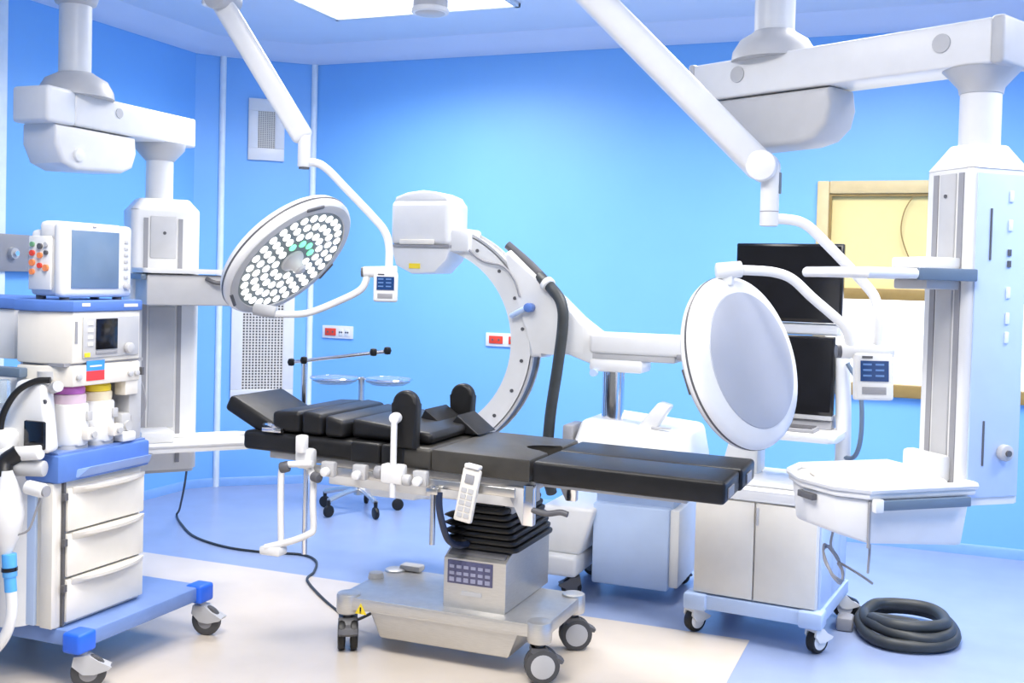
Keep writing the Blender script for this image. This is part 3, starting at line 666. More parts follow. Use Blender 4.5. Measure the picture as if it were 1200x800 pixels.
# ================================================================== CEILING PENDANT, RIGHT
PRT = thing('ceiling_pendant', 'right ceiling supply pendant with shelf and deep drawer tray', 'supply pendant', (-.605, 4.10, ZC), group='ceiling supply pendants')
def rp(name, b, m, parent=None, **k): return obj(name, b, m, parent or PRT, world=True, **k)
rp('ceiling_flange', B().cyl((-.605, 4.10, 3.03), (-.605, 4.10, ZC), .16, n=28, bev=.01), 'white')
rp('pole', B().cyl((-.605, 4.10, 2.33), (-.605, 4.10, 3.05), .074, n=28), 'white')
rp('swivel_dome', B().lathe([(.155, 0), (.15, .035), (.125, .075), (.085, .10), (.075, .11)], 32, Matrix.Translation((-.605, 4.10, 2.335))), 'lgrey')
MR = Matrix.Translation((-.605, 4.10, 0)) @ Matrix.Rotation(math.atan2(-.50, .99), 4, 'Z')
def ra(name, b, m, parent=None, **k): b.bm.transform(MR); return rp(name, b, m, parent, **k)
bm_ = ra('boom_arm', B().box(-.30, .86, -.095, .095, 2.205, 2.345, .010, 3), 'white')
ra('boom_end_cap', B().box(.855, .90, -.098, .098, 2.20, 2.35, .014, 3), 'lgrey', bm_)
ra('boom_end_cap', B().box(-.325, -.295, -.098, .098, 2.20, 2.35, .010, 3), 'lgrey', bm_)
for x in (-.09, .70): ra('boom_plug', B().cyl((x, -.095, 2.285), (x, -.100, 2.285), .030, n=18), 'lgrey', bm_)
ra('brake_housing', B().prism([(-.22, 2.20), (.29, 2.20), (.30, 2.13), (.285, 2.07), (.235, 2.025), (.17, 2.01), (-.06, 2.005), (-.16, 2.04), (-.21, 2.12)], -.09, .09, 'y', bev=.02, seg=3), 'lgrey')
PC = Vector((.10, 3.768, 0))
rp('lower_cone', B().lathe([(.066, 0), (.07, .02), (.105, .06), (.12, .075)], 28, Matrix.Translation((PC.x, PC.y, 2.13))), 'lgrey')
rp('down_tube', B().cyl((PC.x, PC.y, 1.92), (PC.x, PC.y, 2.16), .063, n=24), 'white')
MC = Matrix.Translation(PC) @ Matrix.Rotation(R(40), 4, 'Z')
def rc(name, b, m, parent=None, **k): b.bm.transform(MC); return rp(name, b, m, parent, **k)
col = rc('supply_column', B().prism(rrect(-.115, .115, -.105, .105, .022), .835, 1.885, bev=.004), 'white')
rc('column_shoulder', B().prism(rrect(-.118, .118, -.108, .108, .025), 1.885, 1.965, bev=.004, scale_b=.56), 'white', col)
for y in (-.062, .052): rc('track', B().box(-.119, -.113, y - .011, y + .011, .86, 1.87), 'grey', col)
for y in (-.005,): rc('track_face', B().box(-.122, -.113, y - .035, y + .035, .86, 1.87, .003), 'lgrey', col)
rc('track_screw', B().cyl((-.122, .0, 1.80), (-.126, .0, 1.80), .006, n=10), 'dgrey', col)
rc('side_cover', B().box(-.095, .10, -.111, -.104, .86, 1.87, .004), 'paleblue', col)  # pale blue stands in for shade on the column's right face
rc('slot', B().box(-.045, -.039, -.114, -.110, 1.60, 1.76), 'dgrey', col)
rc('slot', B().box(-.045, -.039, -.114, -.110, .96, 1.10), 'dgrey', col)
for z_ in (1.80, 1.71, 1.50, 1.42, 1.36): rc('gas_outlet', B().box(.025, .040, -.116, -.110, z_ - .018, z_ + .018, .003), 'trim', col)
for z_ in (1.625, 1.59): rc('data_port', B().box(.026, .038, -.115, -.110, z_ - .01, z_ + .01), 'dgrey', col)
ko = rc('lock_knob', B().cyl((.035, -.110, 1.0), (.035, -.135, 1.0), .026, n=16, bev=.005), 'lgrey', col)
rc('knob_core', B().cyl((.035, -.135, 1.0), (.035, -.142, 1.0), .010, n=10), 'dgrey', ko)
sh = rc('upper_shelf', B().prism(rrect(-.50, -.10, -.12, .22, .03), 1.536, 1.568, bev=.008), 'lgrey')
rc('shelf_rail', B().box(-.32, -.105, -.135, -.12, 1.532, 1.570, .004), 'bluegrey', sh)
rc('shelf_front_rail', B().tube([(-.33, -.128, 1.550), (-.48, -.128, 1.550), (-.505, -.10, 1.550), (-.505, .18, 1.550)], .016, 10, 4), 'white', sh)
rc('shelf_bracket', B().box(-.25, -.113, -.07, .09, 1.57, 1.605, .006), 'white', sh)
rc('shelf_bracket', B().box(-.24, -.113, -.07, .09, 1.505, 1.536, .006), 'lgrey', sh)
# deep drawer tray
tray = [(-.10, -.135), (-.10, .27), (-.44, .27), (-.52, .20), (-.555, .08), (-.535, -.06), (-.47, -.135)]
def inset(poly, k, cx=-.32, cy=.07): return [(cx + (x - cx) * k, cy + (y - cy) * k) for x, y in poly]
td = rc('drawer_unit', B().hexa([(x, y, .715 + max(0, (-.40 - x)) * .35) for x, y in inset(tray, .93)], [(x, y, .875) for x, y in tray], .012), 'white')
rc('tray_plate', B().prism(inset(tray, 1.04), .875, .898, bev=.008), 'white', td)
rc('tray_rim', B().tube([(x, y, .905) for x, y in catmull([(p[0], p[1], 0) for p in inset(tray, 1.03)], 1) for _ in (0,)] if False else [(x, y, .905) for x, y in inset(tray, 1.03)], .013, 8, 1, True), 'white', td)
rc('towel', B().prism(inset(tray, .80), .899, .922, bev=.012, scale_b=.93), 'warm', td, label='folded white cloth lining the tray')
rc('accessory_rail', B().box(-.44, -.12, -.160, -.148, .845, .875, .003), 'bluegrey', td)
rc('rail_end', B().box(-.47, -.44, -.165, -.145, .84, .88, .004), 'white', td)
rc('drawer_gap', B().box(-.472, -.466, -.139, -.13, .73, .87), 'grey', td)
rc('drawer_pull', B().box(-.565, -.545, .02, .10, .845, .865, .003), 'dgrey', td)
rc('tray_back', B().box(-.16, -.113, -.06, .12, .90, .985, .012), 'white', td)
# coiled lead hanging below the tray
lead = [(-.44, .08, .74), (-.44, .09, .68)] + [(-.43 + .035 * math.cos(i * .9), .09 + .05 * math.sin(i * .9 + .4), .625 + .045 * math.sin(i * .9) + .008 * math.sin(i * 2.3)) for i in range(22)] + [(-.39, .02, .61), (-.36, -.02, .585)]
rc('coiled_lead', B().tube(lead, .004, 6, 5), 'grey', td)
rc('hanging_lead', B().tube([(-.43, -.09, .73), (-.43, -.09, .70), (-.43, -.085, .64)], .004, 6, 1), 'grey', td)

# ================================================================== SURGICAL LIGHTS on a common ceiling spindle
SP = Vector((-2.0, 4.045, 0))
spn = thing('light_mount', 'grey ceiling spindle carrying the two surgical light arms', 'ceiling mount', (SP.x, SP.y, ZC))
obj('ceiling_plate', B().cyl((SP.x, SP.y, ZC - .04), (SP.x, SP.y, ZC), .16, n=28, bev=.01), 'white', spn, world=True)
obj('spindle', B().cyl((SP.x, SP.y, 2.962), (SP.x, SP.y, ZC - .03), .066, n=28), 'lgrey', spn, world=True)

def lamp_head(parent, c, n, lit):
    """n = direction the LEDs shine; built in world coordinates under parent"""
    A = Matrix.Translation(c) @ frame_z(n).to_4x4()
    o = lambda name, b, m, p=None, **k: (b.bm.transform(A), obj(name, b, m, p or parent, world=True, **k))[1]
    RR = .315
    h = o('lamp_head', B().lathe([(.10, -.062), (.245, -.056), (.258, -.051), (.288, -.046), (RR - .008, -.034), (RR, -.016), (RR, .006), (RR - .006, .018), (RR - .018, .026), (.280, .029), (.27, .024), (.10, .024)], 72), 'white')
    o('rear_cover', B().lathe([(0, -.075), (.12, -.072), (.21, -.067), (.245, -.059), (.249, -.05), (0, -.05)], 64), 'lampgrey', h, label='smooth grey rear cover')
    o('front_bezel', B().lathe([(.262, .020), (.267, .031), (.290, .030), (.300, .027), (.300, .02)], 72), 'lampface', h)
    o('reflector_field', B().lathe([(0, .0262), (.264, .0262), (.264, .02), (0, .02)], 64), 'lampdark', h)
    o('rim_slot', B().lathe([(RR - .004, -.012), (RR + .0015, -.012), (RR + .0015, -.004), (RR - .004, -.004)], 72), 'dgrey', h)
    o('sterile_handle', B().lathe([(.055, .026), (.052, .036), (.036, .046), (.026, .065), (.027, .085), (.018, .094), (0, .096)], 24), 'lampface', h)
    for a in range(0, 360, 120):
        o('rim_grip', B().box(-.045, .045, RR - .028, RR - .014, .024, .033, .003, M=Matrix.Rotation(R(a + 20), 4, 'Z')), 'dgrey', h)
    proto = None
    inv = root_matrix(parent).inverted()
    for ring, (r, nn) in enumerate(((.092, 11), (.139, 17), (.187, 23), (.235, 29))):
        for i in range(nn):
            a = 2 * math.pi * (i + .5 * (ring % 2)) / nn
            p = Vector((r * math.cos(a), r * math.sin(a), .0262))
            green = lit and ring == 0 and i in (1, 2, 3, 4)
            key = 'g' if green else 'w'
            if not hasattr(lamp_head, 'me'): lamp_head.me = {}
            if key not in lamp_head.me:
                bb = B().lathe([(.0178, 0), (.0178, .003), (.012, .0075), (0, .009)], 14)
                q = obj('led_lens', bb, 'ledgreen' if green else 'led', None); lamp_head.me[key] = q.data; bpy.data.objects.remove(q)
            q = bpy.data.objects.new('led_lens', lamp_head.me[key]); COL.objects.link(q); q.parent = h
            q.matrix_local = inv @ A @ Matrix.Translation(p)
    return h
def spring_arm(L, a, b_, wdt, h0, name='spring_arm'):
    a, b_ = Vector(a), Vector(b_); d = (b_ - a).normalized(); Ln = (b_ - a).length
    side = d.cross(Vector((0, 0, 1))).normalized(); up = side.cross(d)
    Mx = Matrix((side, d, up)).transposed().to_4x4(); Mx = Matrix.Translation(a) @ Mx
    bb = B().box(-wdt * .5, wdt * .5, 0, Ln, -h0 * .5, h0 * .5, min(wdt, h0) * .34, 4); bb.bm.transform(Mx)
    return obj(name, bb, 'white', L, world=True)
def control(L, c, rz, wdt, hgt, tilt=0):
    Mx = Matrix.Translation(c) @ Matrix.Rotation(R(rz), 4, 'Z') @ Matrix.Rotation(R(tilt), 4, 'X')
    o = lambda name, b, m, p=None: (b.bm.transform(Mx), obj(name, b, m, p or L, world=True))[1]
    k = o('control_panel', B().box(-wdt / 2, wdt / 2, -.018, .018, -hgt, 0, .010, 3), 'white')
    o('screen', B().box(-wdt * .36, wdt * .36, -.021, -.018, -hgt * .60, -hgt * .16), 'screen_blue', k)
    for i in range(3):
        for j in range(2):
            o('readout', B().box(-wdt * (.30 - .32 * j), -wdt * (.08 - .32 * j), -.0225, -.021, -hgt * (.26 + .12 * i), -hgt * (.22 + .12 * i)), 'lcdline', k)
    o('indicator', B().box(-wdt * .32, -wdt * .05, -.020, -.018, -hgt * .11, -hgt * .06), 'dgrey', k)
    o('grip_recess', B().box(-wdt * .32, wdt * .30, -.020, -.018, -hgt * .88, -hgt * .72, .001), 'grey', k)
    return k

def facing(c, right, up, toward):
    v = (Vector((0, 0, 1.5)) - Vector(c)).normalized(); r_ = Vector((0, 0, 1)).cross(v).normalized(); u = v.cross(r_)
    return (r_ * right + u * up + v * toward).normalized()
# --- left light
L1 = thing('surgical_light', 'lit round surgical light with white LED rings, hanging above the table head', 'surgical light', (SP.x, SP.y, 2.80), group='ceiling surgical lights')
o1 = lambda name, b, m, p=None, **k: obj(name, b, m, p or L1, world=True, **k)
o1('arm_bearing', B().cyl((SP.x, SP.y, 2.755), (SP.x, SP.y, 2.845), .085, n=24, bev=.008), 'white')
o1('spindle', B().cyl((SP.x, SP.y, 2.64), (SP.x, SP.y, 2.868), .066, n=28), 'lgrey')
cpx = o1('spindle_cap', B().lathe([(0, 0), (.06, .002), (.073, .012), (.073, .06), (.066, .07)], 28, Matrix.Translation((SP.x, SP.y, 2.588))), 'lgrey')
o1('cap_ring', B().lathe([(.074, 0), (.078, .004), (.078, .018), (.074, .022)], 28, Matrix.Translation((SP.x, SP.y, 2.592))), 'white', cpx)
o1('horizontal_arm', B().tube([(SP.x, SP.y, 2.80), (-2.84, 3.72, 2.80)], .038, 14, 1), 'white')
o1('elbow', B().cyl((-2.84, 3.72, 2.60), (-2.84, 3.72, 2.85), .045, n=20, bev=.008), 'white')
o1('elbow_pivot', B().cyl((-2.80, 3.67, 2.63), (-2.80, 3.80, 2.63), .052, n=20, bev=.006), 'lgrey')
spring_arm(L1, (-2.83, 3.72, 2.66), (-2.475, 3.86, 2.06), .062, .088)
o1('wrist', B().cyl((-2.474, 3.86, 1.945), (-2.474, 3.86, 2.10), .027, n=18, bev=.006), 'white')
o1('wrist_ring', B().cyl((-2.474, 3.86, 1.938), (-2.474, 3.86, 1.948), .022, n=16), 'dgrey')
o1('suspension_tube', B().tube([(-2.474, 3.86, 1.965), (-2.43, 3.878, 1.965), (-2.385, 3.896, 1.940), (-2.31, 3.925, 1.862), (-2.20, 3.968, 1.744), (-2.155, 3.986, 1.685), (-2.138, 3.993, 1.62), (-2.137, 3.993, 1.535)], .0165, 12, 6), 'white')
o1('joint_barrel', B().cyl((-2.235, 3.954, 1.517), (-2.105, 4.006, 1.522), .0235, n=18, bev=.004), 'white')
o1('barrel_cap', B().cyl((-2.243, 3.951, 1.517), (-2.232, 3.955, 1.517), .021, n=16), 'dgrey')
control(L1, (-2.140, 3.975, 1.520), 22, .100, .125)
o1('head_tube', B().tube([(-2.222, 3.958, 1.515), (-2.225, 3.957, 1.478), (-2.25, 3.948, 1.438), (-2.33, 3.916, 1.392), (-2.43, 3.876, 1.346), (-2.50, 3.85, 1.333), (-2.60, 3.81, 1.333)], .0150, 12, 6), 'white')
o1('head_joint', B().cyl((-2.57, 3.822, 1.338), (-2.66, 3.79, 1.352), .026, n=16, bev=.006), 'lgrey')
lamp_head(L1, Vector((-2.528, 3.839, 1.575)), facing((-2.528, 3.839, 1.575), .60, -.66, .46), True)
# --- right light
L2 = thing('surgical_light', 'round surgical light turned to show its smooth grey back, before the workstation screens', 'surgical light', (SP.x, SP.y, 2.92), group='ceiling surgical lights')
o2 = lambda name, b, m, p=None, **k: obj(name, b, m, p or L2, world=True, **k)
o2('arm_bearing', B().cyl((SP.x, SP.y, 2.87), (SP.x, SP.y, 2.96), .085, n=24, bev=.008), 'white')
o2('horizontal_arm', B().tube([(SP.x, SP.y, 2.915), (-1.42, 3.58, 2.915)], .038, 14, 1), 'white')
o2('elbow', B().cyl((-1.42, 3.58, 2.72), (-1.42, 3.58, 2.96), .045, n=20, bev=.008), 'white')
spring_arm(L2, (-1.43, 3.575, 2.77), (-.592, 3.907, 1.908), .085, .105)
o2('arm_end', B().cyl((-.600, 3.84, 1.925), (-.600, 3.97, 1.925), .054, n=24, bev=.008), 'white')
o2('wrist', B().cyl((-.575, 3.913, 1.715), (-.575, 3.913, 1.935), .033, n=20, bev=.006), 'white')
o2('wrist_seam', B().cyl((-.575, 3.913, 1.765), (-.575, 3.913, 1.768), .0338, n=20), 'grey')
o2('wrist_key', B().box(-.546, -.536, 3.905, 3.925, 1.83, 1.905, .002), 'bluegrey')
o2('suspension_tube', B().tube([(-.575, 3.913, 1.74), (-.52, 3.935, 1.741), (-.46, 3.958, 1.728), (-.40, 3.982, 1.676), (-.25, 4.042, 1.517), (-.213, 4.057, 1.462), (-.204, 4.061, 1.40), (-.204, 4.061, 1.30)], .0185, 12, 6), 'white')
o2('joint_barrel', B().cyl((-.325, 4.014, 1.276), (-.150, 4.083, 1.284), .027, n=18, bev=.005), 'white')
o2('barrel_cap', B().cyl((-.338, 4.009, 1.276), (-.322, 4.015, 1.276), .024, n=16), 'dgrey')
control(L2, (-.215, 4.035, 1.272), 22, .138, .165, -6)
o2('head_tube', B().tube([(-.292, 4.026, 1.28), (-.300, 4.022, 1.335), (-.325, 4.012, 1.378), (-.42, 3.975, 1.462), (-.49, 3.946, 1.528), (-.55, 3.923, 1.551), (-.62, 3.895, 1.556), (-.685, 3.869, 1.556)], .0180, 12, 6), 'white')
o2('head_joint', B().cyl((-.745, 3.846, 1.550), (-.66, 3.88, 1.560), .030, n=18, bev=.006), 'white')
o2('head_yoke', B().box(-.735, -.685, 3.845, 3.89, 1.50, 1.555, .010), 'white')
lamp_head(L2, Vector((-.656, 3.881, 1.226)), -facing((-.656, 3.881, 1.226), .80, .235, .56), False)

# ================================================================== ANAESTHESIA MACHINE (world coordinates)
A_ = thing('anaesthesia_machine', 'ivory and blue anaesthesia machine with drawers and vaporizers on a wheeled base', 'anaesthesia machine', (-3.10, 3.25, 0))
def ap(name, b, m, parent=None, **k): return obj(name, b, m, parent or A_, world=True, **k)
XF = -2.88                                                          # front plane, faces +X
bs = ap('base_plate', B().box(-3.75, -2.785, 2.975, 3.665, .150, .208, .008), 'baseblue')
for y in (2.985, 3.655): ap('corner_bumper', B().box(-2.845, -2.765, y - .045, y + .045, .140, .214, .012, 3), 'brightblue', bs)
caster(A_, -2.80 + 3.10, 2.995 - 3.25, .145, .062, .032, 40, 'lgrey', 'tyre', 'grey', hub=.55)
caster(A_, -2.795 + 3.10, 3.66 - 3.25, .145, .062, .032, 10, 'lgrey', 'tyre', 'grey', hub=.55)
for y in (3.0, 3.64): caster(A_, -3.68 + 3.10, y - 3.25, .145, .062, .032, 190, 'lgrey', 'tyre', 'grey', hub=.55)
# drawer cabinet
cab = ap('drawer_cabinet', B().box(-3.20, XF - .022, 2.965, 3.405, .208, .735, .008), 'warm')
ap('side_column', B().cyl((-3.10, 2.985, .21), (-3.10, 2.985, .80), .085, n=28), 'white', cab)
ap('side_cover', B().box(-3.42, -3.13, 2.96, 3.30, .21, .80, .02, 3), 'white', cab)
ap('side_shade_strip', B().box(-3.055, -2.985, 2.952, 2.970, .212, .735, .006), 'paleblue', cab)  # painted stripe of pale blue shading on the white cabinet side
ap('shadow_gap', B().box(XF - .024, XF - .010, 2.990, 3.0, .215, .735), 'dgrey', cab)
ap('edge_profile', B().box(XF - .075, XF - .02, 2.948, 2.975, .212, .735, .004), 'warm', cab)
for i in range(3):
    z0 = .225 + i * .165
    d = ap('drawer', B().box(XF - .022, XF, 3.0, 3.40, z0, z0 + .155, .005), 'warm')
    hp = [(XF, 3.02), (XF + .032, 3.10), (XF + .044, 3.20), (XF + .032, 3.31), (XF, 3.395)]
    bb = B(); rings = []
    for (x, y) in catmull([(p[0], p[1], 0) for p in hp], 5) and [(v.x, v.y) for v in catmull([(p[0], p[1], 0) for p in hp], 5)]:
        rings.append([bb.bm.verts.new(q) for q in ((XF - .004, y, z0 + .128), (x + .004, y, z0 + .146), (x + .006, y, z0 + .158), (XF - .004, y, z0 + .158))])
    for p, q in zip(rings, rings[1:]): bb.bridge(p, q)
    bb.bm.faces.new(rings[0]); bb.bm.faces.new(rings[-1][::-1])
    ap('drawer_lip', bb, 'warm', d)
    ap('drawer_clip', B().box(XF - .012, XF + .004, 2.980, 2.997, z0 + .115, z0 + .140), 'dgrey', d)
# blue work-top edge with pull-out
wt = ap('worktop', B().box(-3.24, XF + .006, 2.945, 3.42, .735, .835, .01), 'blue')
ap('worktop_pull', B().hexa([(XF, 3.03, .745), (XF + .012, 3.03, .745), (XF + .012, 3.415, .745), (XF, 3.415, .745)], [(XF, 3.03, .775), (XF + .045, 3.06, .785), (XF + .045, 3.39, .785), (XF, 3.415, .775)], .006), 'midblue', wt)
ap('worktop_surface', B().box(-3.22, XF - .01, 2.96, 3.41, .835, .842), 'baseblue', wt)
# back wall of the recess, upper module
ap('recess_panel', B().box(-3.40, -3.07, 2.99, 3.40, .84, 1.09, .006), 'white')
ap('recess_pillar', B().box(-3.10, -2.90, 3.33, 3.40, .84, 1.09, .008), 'lgrey')
um = ap('upper_module', B().prism([(-3.092, 2.965), (-2.985, 2.965), (XF, 3.01), (XF, 3.355), (-2.93, 3.40), (-3.092, 3.40)], 1.158, 1.345, bev=.006), 'warm')
ap('blue_top_band', B().prism([(-3.10, 2.955), (-2.98, 2.955), (XF + .008, 3.003), (XF + .008, 3.36), (-2.92, 3.41), (-3.10, 3.41)], 1.345, 1.385, bev=.006), 'blue', um)
for y0, y1, z_ in ((3.045, 3.085, 1.372), (3.26, 3.335, 1.368)): ap('badge', B().box(XF + .008, XF + .0095, y0, y1, z_ - .008, z_ + .004), 'white', um)
fp = ap('front_panel', B().box(XF, XF + .008, 3.055, 3.345, 1.175, 1.325, .003), 'lgrey', um)
ap('display', B().box(XF + .008, XF + .012, 3.115, 3.225, 1.205, 1.318, .001), 'black', um)
ap('display_keys', B().box(XF + .008, XF + .012, 3.115, 3.225, 1.188, 1.2, .001), 'grey', um)
ap('rotary_knob', B().cyl((XF + .008, 3.28, 1.205), (XF + .03, 3.28, 1.205), .02, n=18, bev=.004), 'lgrey', um)
for z_ in (1.22, 1.245, 1.27, 1.295): ap('soft_key', B().box(XF + .008, XF + .011, 3.075, 3.10, z_, z_ + .013), 'warm', um)
ap('side_vent', B().box(XF, XF + .003, 3.020, 3.032, 1.23, 1.31), 'grey', um)
ap('alarm_lamp', B().box(XF + .008, XF + .012, 3.06, 3.085, 1.18, 1.195), 'yellow', um)
lm = ap('lower_console', B().prism([(-3.092, 2.965), (-2.985, 2.965), (XF + .004, 3.01), (XF + .004, 3.355), (-2.93, 3.40), (-3.092, 3.40)], 1.075, 1.150, bev=.006), 'warm')
ap('console_gap', B().box(-3.08, XF - .01, 2.98, 3.39, 1.148, 1.160), 'grey', lm)
stk = ap('sticker', B().box(XF + .004, XF + .006, 3.075, 3.165, 1.128, 1.165), 'stickblue', lm)
ap('sticker_lower_half', B().box(XF + .004, XF + .006, 3.075, 3.165, 1.092, 1.128), 'stickred', stk)
ap('sticker_line', B().box(XF + .006, XF + .007, 3.09, 3.150, 1.142, 1.148), 'white', stk)
for y, z_ in ((3.035, 1.11), (3.30, 1.105), (3.335, 1.105)): ap('console_knob', B().cyl((XF + .004, y, z_), (XF + .016, y, z_), .012, n=14, bev=.003), 'lgrey', lm)
ap('side_latch', B().box(-2.96, -2.90, 3.40, 3.41, 1.09, 1.12), 'dgrey', lm)
ap('corner_block', B().box(-2.94, XF - .004, 3.29, 3.36, 1.02, 1.08, .006), 'warm', lm)
# vaporizers (each one lifts off, standing in the recess)
def vaporizer(x, y, capm, collar, label):
    Tm = Matrix.Translation((x, y, .842))
    def vp(name, bb, m, p): bb.bm.transform(Tm); return ap(name, bb, m, p)
    bb = B().prism(rrect(-.062, .062, -.062, .062, .045), .012, .165, bev=.01); bb.bm.transform(Tm)
    v = ap('vaporizer', bb, 'white', label=label)
    vp('foot', B().prism(rrect(-.055, .055, -.058, .058, .03), .0, .014), 'lgrey', v)
    vp('collar', B().lathe([(.058, 0), (.060, .006), (.060, .03), (.056, .034)], 24, Matrix.Translation((0, 0, .165))), collar, v)
    vp('dial', B().lathe([(.052, 0), (.056, .003), (.056, .022), (.05, .028), (0, .028)], 24, Matrix.Translation((0, 0, .199))), capm, v)
    vp('lock_lever', B().box(.058, .072, .02, .045, .10, .135, .004), 'lgrey', v)
    vp('filler_block', B().box(.055, .09, .0, .055, .03, .075, .008), 'warm', v)
    vp('filler_knob', B().cyl((.09, .027, .052), (.10, .027, .052), .012, n=12), 'lgrey', v)
vaporizer(-2.965, 3.085, 'purple', 'pink', 'vaporizer with a purple dial')
vaporizer(-2.962, 3.215, 'yellow', 'palecap', 'vaporizer with a yellow dial')
# pipe block right of the vaporizers
ap('pipe_manifold', B().box(-2.955, -2.90, 3.29, 3.35, .845, .95, .01).cyl((-2.89, 3.32, .90), (-2.905, 3.32, .90), .02, n=12), 'lgrey')
ap('manifold_foot', B().box(-2.95, -2.875, 3.27, 3.345, .842, .88, .01), 'white')
# second module on the far left
um2 = ap('ventilator_module', B().box(-3.80, -3.185, 3.04, 3.40, 1.158, 1.345, .008), 'white')
ap('blue_top_band', B().box(-3.81, -3.178, 3.03, 3.41, 1.345, 1.385, .006), 'blue', um2)
ap('pillar', B().box(-3.19, -3.085, 3.07, 3.22, .84, 1.345, .008), 'paleblue')
ap('blue_rail', B().box(-3.70, -3.04, 2.925, 2.965, 1.105, 1.140, .006), 'bluegrey')
# breathing system on the left side
def bq_(name, bb, m, parent=None, **k): bb.bm.transform(Matrix.Translation((.20, .05, .0))); return ap(name, bb, m, parent, **k)
def bp_(name, bb, m, parent=None, **k): bb.bm.transform(Matrix.Translation((.15, .05, .0))); return ap(name, bb, m, parent, **k)
br = bp_('breathing_block', B().hexa([(-3.27, 2.84, .85), (-3.015, 2.84, .85), (-3.045, 2.925, .85), (-3.27, 2.925, .85)], [(-3.20, 2.865, 1.10), (-3.07, 2.865, 1.10), (-3.08, 2.93, 1.10), (-3.20, 2.93, 1.10)], .02, 3), 'white')
bp_('absorber_window', B().box(-3.12, -3.027, 2.828, 2.842, .865, .965, .006), 'black', br)
bp_('block_screw', B().cyl((-3.06, 2.868, 1.03), (-3.06, 2.862, 1.03), .008, n=10), 'dgrey', br)
bp_('valve_dome', B().lathe([(.045, 0), (.05, .01), (.05, .05), (.035, .07), (0, .075)], 20, Matrix.Translation((-3.20, 2.82, .86))), 'white', br)
bp_('inlet_fitting', B().cyl((-3.06, 2.90, 1.075), (-3.02, 2.885, 1.085), .02, n=12).cyl((-3.12, 2.93, 1.10), (-3.12, 2.93, 1.13), .03, n=14), 'lgrey', br)
bp_('black_hose', B().tube([(-3.055, 2.885, 1.105), (-3.10, 2.86, 1.10), (-3.15, 2.83, 1.065), (-3.185, 2.81, 1.0), (-3.195, 2.80, .94), (-3.18, 2.79, .875)], .0115, 10, 6), 'rubber', br)
bq_('mask_elbow', B().tube([(-3.16, 2.80, .855), (-3.19, 2.77, .82), (-3.17, 2.75, .77)], .03, 12, 4), 'rubber', br)
bp_('tee_piece', B().cyl((-3.20, 2.79, .84), (-3.03, 2.82, .86), .026, n=14, bev=.004), 'white', br)
bp_('tee_piece', B().cyl((-3.14, 2.80, .80), (-3.03, 2.84, .80), .028, n=14, bev=.004), 'lgrey', br)
bq_('pressure_valve', B().cyl((-3.10, 2.78, .745), (-3.03, 2.79, .735), .025, n=14, bev=.005), 'white', br)
bq_('valve_cap', B().cyl((-3.03, 2.79, .735), (-3.02, 2.79, .735), .019, n=14), 'grey', br)
bp_('flow_sensor', B().cyl((-3.23, 2.83, 1.02), (-3.23, 2.83, 1.10), .035, n=16, bev=.004), 'clear', br)
bq_('reservoir_bag', B().lathe([(.018, 0), (.03, -.03), (.05, -.09), (.058, -.15), (.05, -.21), (.028, -.26), (.02, -.285)], 20, Matrix.Translation((-3.16, 2.75, .80))), 'white', br)
cn = bq_('bag_connector', B().cyl((-3.145, 2.75, .515), (-3.14, 2.75, .435), .024, n=16, bev=.003), 'cyanblue', br)
bq_('connector_band', B().cyl((-3.143, 2.75, .468), (-3.142, 2.75, .455), .0265, n=16), 'black', cn)
bq_('connector_sleeve', B().cyl((-3.14, 2.75, .437), (-3.135, 2.75, .385), .020, n=16), 'cyanblue', cn)
bq_('breathing_tube', B().tube([(-3.135, 2.75, .39), (-3.13, 2.75, .33), (-3.135, 2.745, .27), (-3.16, 2.735, .21), (-3.22, 2.72, .15), (-3.30, 2.70, .11)], .019, 12, 6), 'white', br)
bq_('sensor_lead', B().tube([(-3.05, 2.80, .73), (-3.06, 2.78, .66), (-3.08, 2.77, .60), (-3.12, 2.76, .58)], .004, 6, 5), 'grey', br)
ap('side_cable', B().tube([(-2.93, 3.405, 1.10), (-2.915, 3.43, 1.02), (-2.915, 3.435, .95), (-2.94, 3.42, .88)], .004, 6, 6), 'grey')

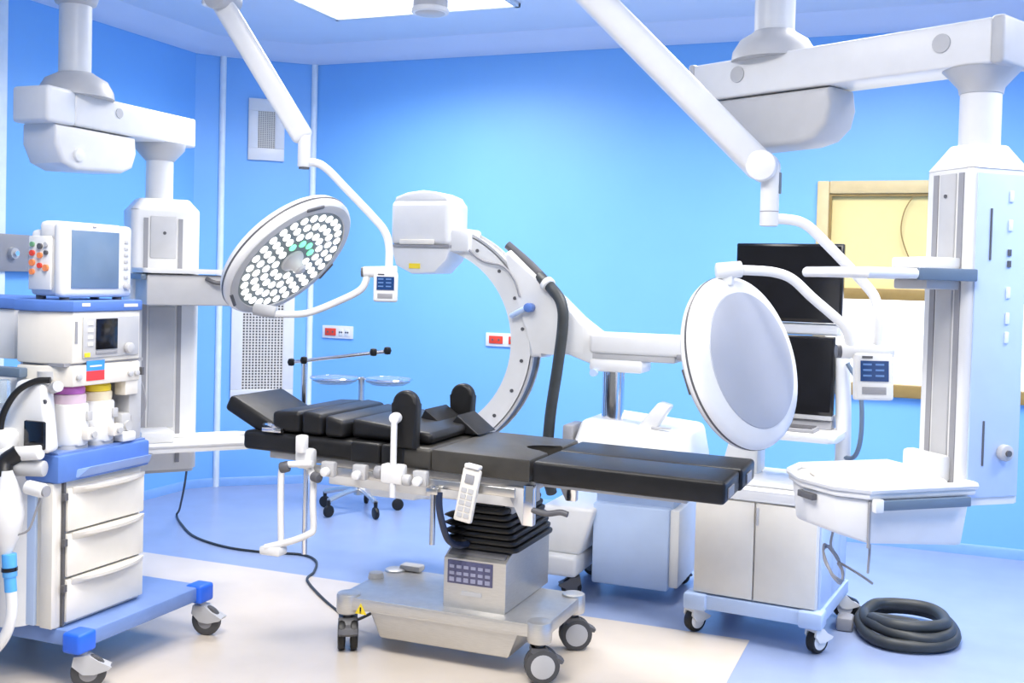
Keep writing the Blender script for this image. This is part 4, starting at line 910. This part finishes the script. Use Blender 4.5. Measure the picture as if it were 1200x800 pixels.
# ================================================================== PATIENT MONITOR on top
PM = thing('patient_monitor', 'white patient monitor with a dark screen standing on the anaesthesia machine', 'monitor', (-3.03, 3.18, 1.385))
def pp(name, b, m, parent=None, **k): return obj(name, b, m, parent or PM, world=True, **k)
pp('housing', B().box(-3.098, -2.965, 3.02, 3.355, 1.398, 1.64, .02, 3), 'white')
fb = pp('front_bezel', B().box(-2.975, -2.925, 3.005, 3.365, 1.395, 1.668, .018, 3), 'white')
pp('top_cover', B().box(-3.05, -2.96, 3.012, 3.36, 1.60, 1.672, .02, 3), 'white')
pp('screen', B().box(-2.926, -2.921, 3.045, 3.285, 1.428, 1.640, .001), 'screen_off', fb)
for i, z_ in enumerate((1.465, 1.50, 1.525, 1.55, 1.575, 1.60)): pp('side_key', B().box(-2.926, -2.920, 3.315, 3.335, z_, z_ + .013, .002), 'lgrey', fb)
pp('menu_knob', B().cyl((-2.926, 3.325, 1.435), (-2.908, 3.325, 1.435), .013, n=14, bev=.003), 'lgrey', fb)
pp('status_led', B().box(-2.926, -2.921, 3.15, 3.165, 1.653, 1.658), 'grey', fb)
sp = pp('port_panel', B().box(-3.090, -2.985, 3.008, 3.022, 1.42, 1.615, .004), 'white')
for x, z_, r_, m_ in ((-3.125, 1.585, .011, 'green'), (-3.075, 1.578, .013, 'dgrey'), (-3.035, 1.585, .010, 'lgrey'), (-3.125, 1.553, .013, 'red'), (-3.075, 1.545, .013, 'orange'),
                      (-3.035, 1.555, .010, 'dgrey'), (-3.125, 1.518, .015, 'orange'), (-3.075, 1.508, .012, 'red'), (-3.125, 1.485, .013, 'orange'), (-3.035, 1.50, .015, 'orange')):
    x = -3.037 + (x + 3.08) * .72; pp('port', B().cyl((x, 3.008, z_), (x, 3.0, z_), r_ * .82, n=14), m_, sp)
for x in (-3.07, -2.96):
    for y in (3.05, 3.32): pp('foot', B().cyl((x, y, 1.385), (x, y, 1.40), .018, n=12), 'dgrey')

# ================================================================== POWER CORD
cd = B().tube([(-3.52, 4.36, 1.16), (-3.533, 4.463, 1.08), (-3.613, 4.592, .78), (-3.876, 4.919, .40), (-4.22, 5.30, .08), (-4.30, 5.37, .007), (-4.12, 5.19, .007), (-3.86, 4.98, .007), (-3.565, 4.87, .007), (-3.32, 4.872, .007), (-3.12, 4.92, .007), (-2.98, 4.84, .007), (-2.88, 4.66, .007), (-2.83, 4.52, .007), (-2.62, 4.31, .007), (-2.43, 4.15, .007), (-2.28, 4.02, .03), (-2.15, 3.99, .10)], .0065, 8, 8)
tag(obj('power_cord', cd, 'hose'), 'thin black power cord running across the floor to the operating table', 'cord')
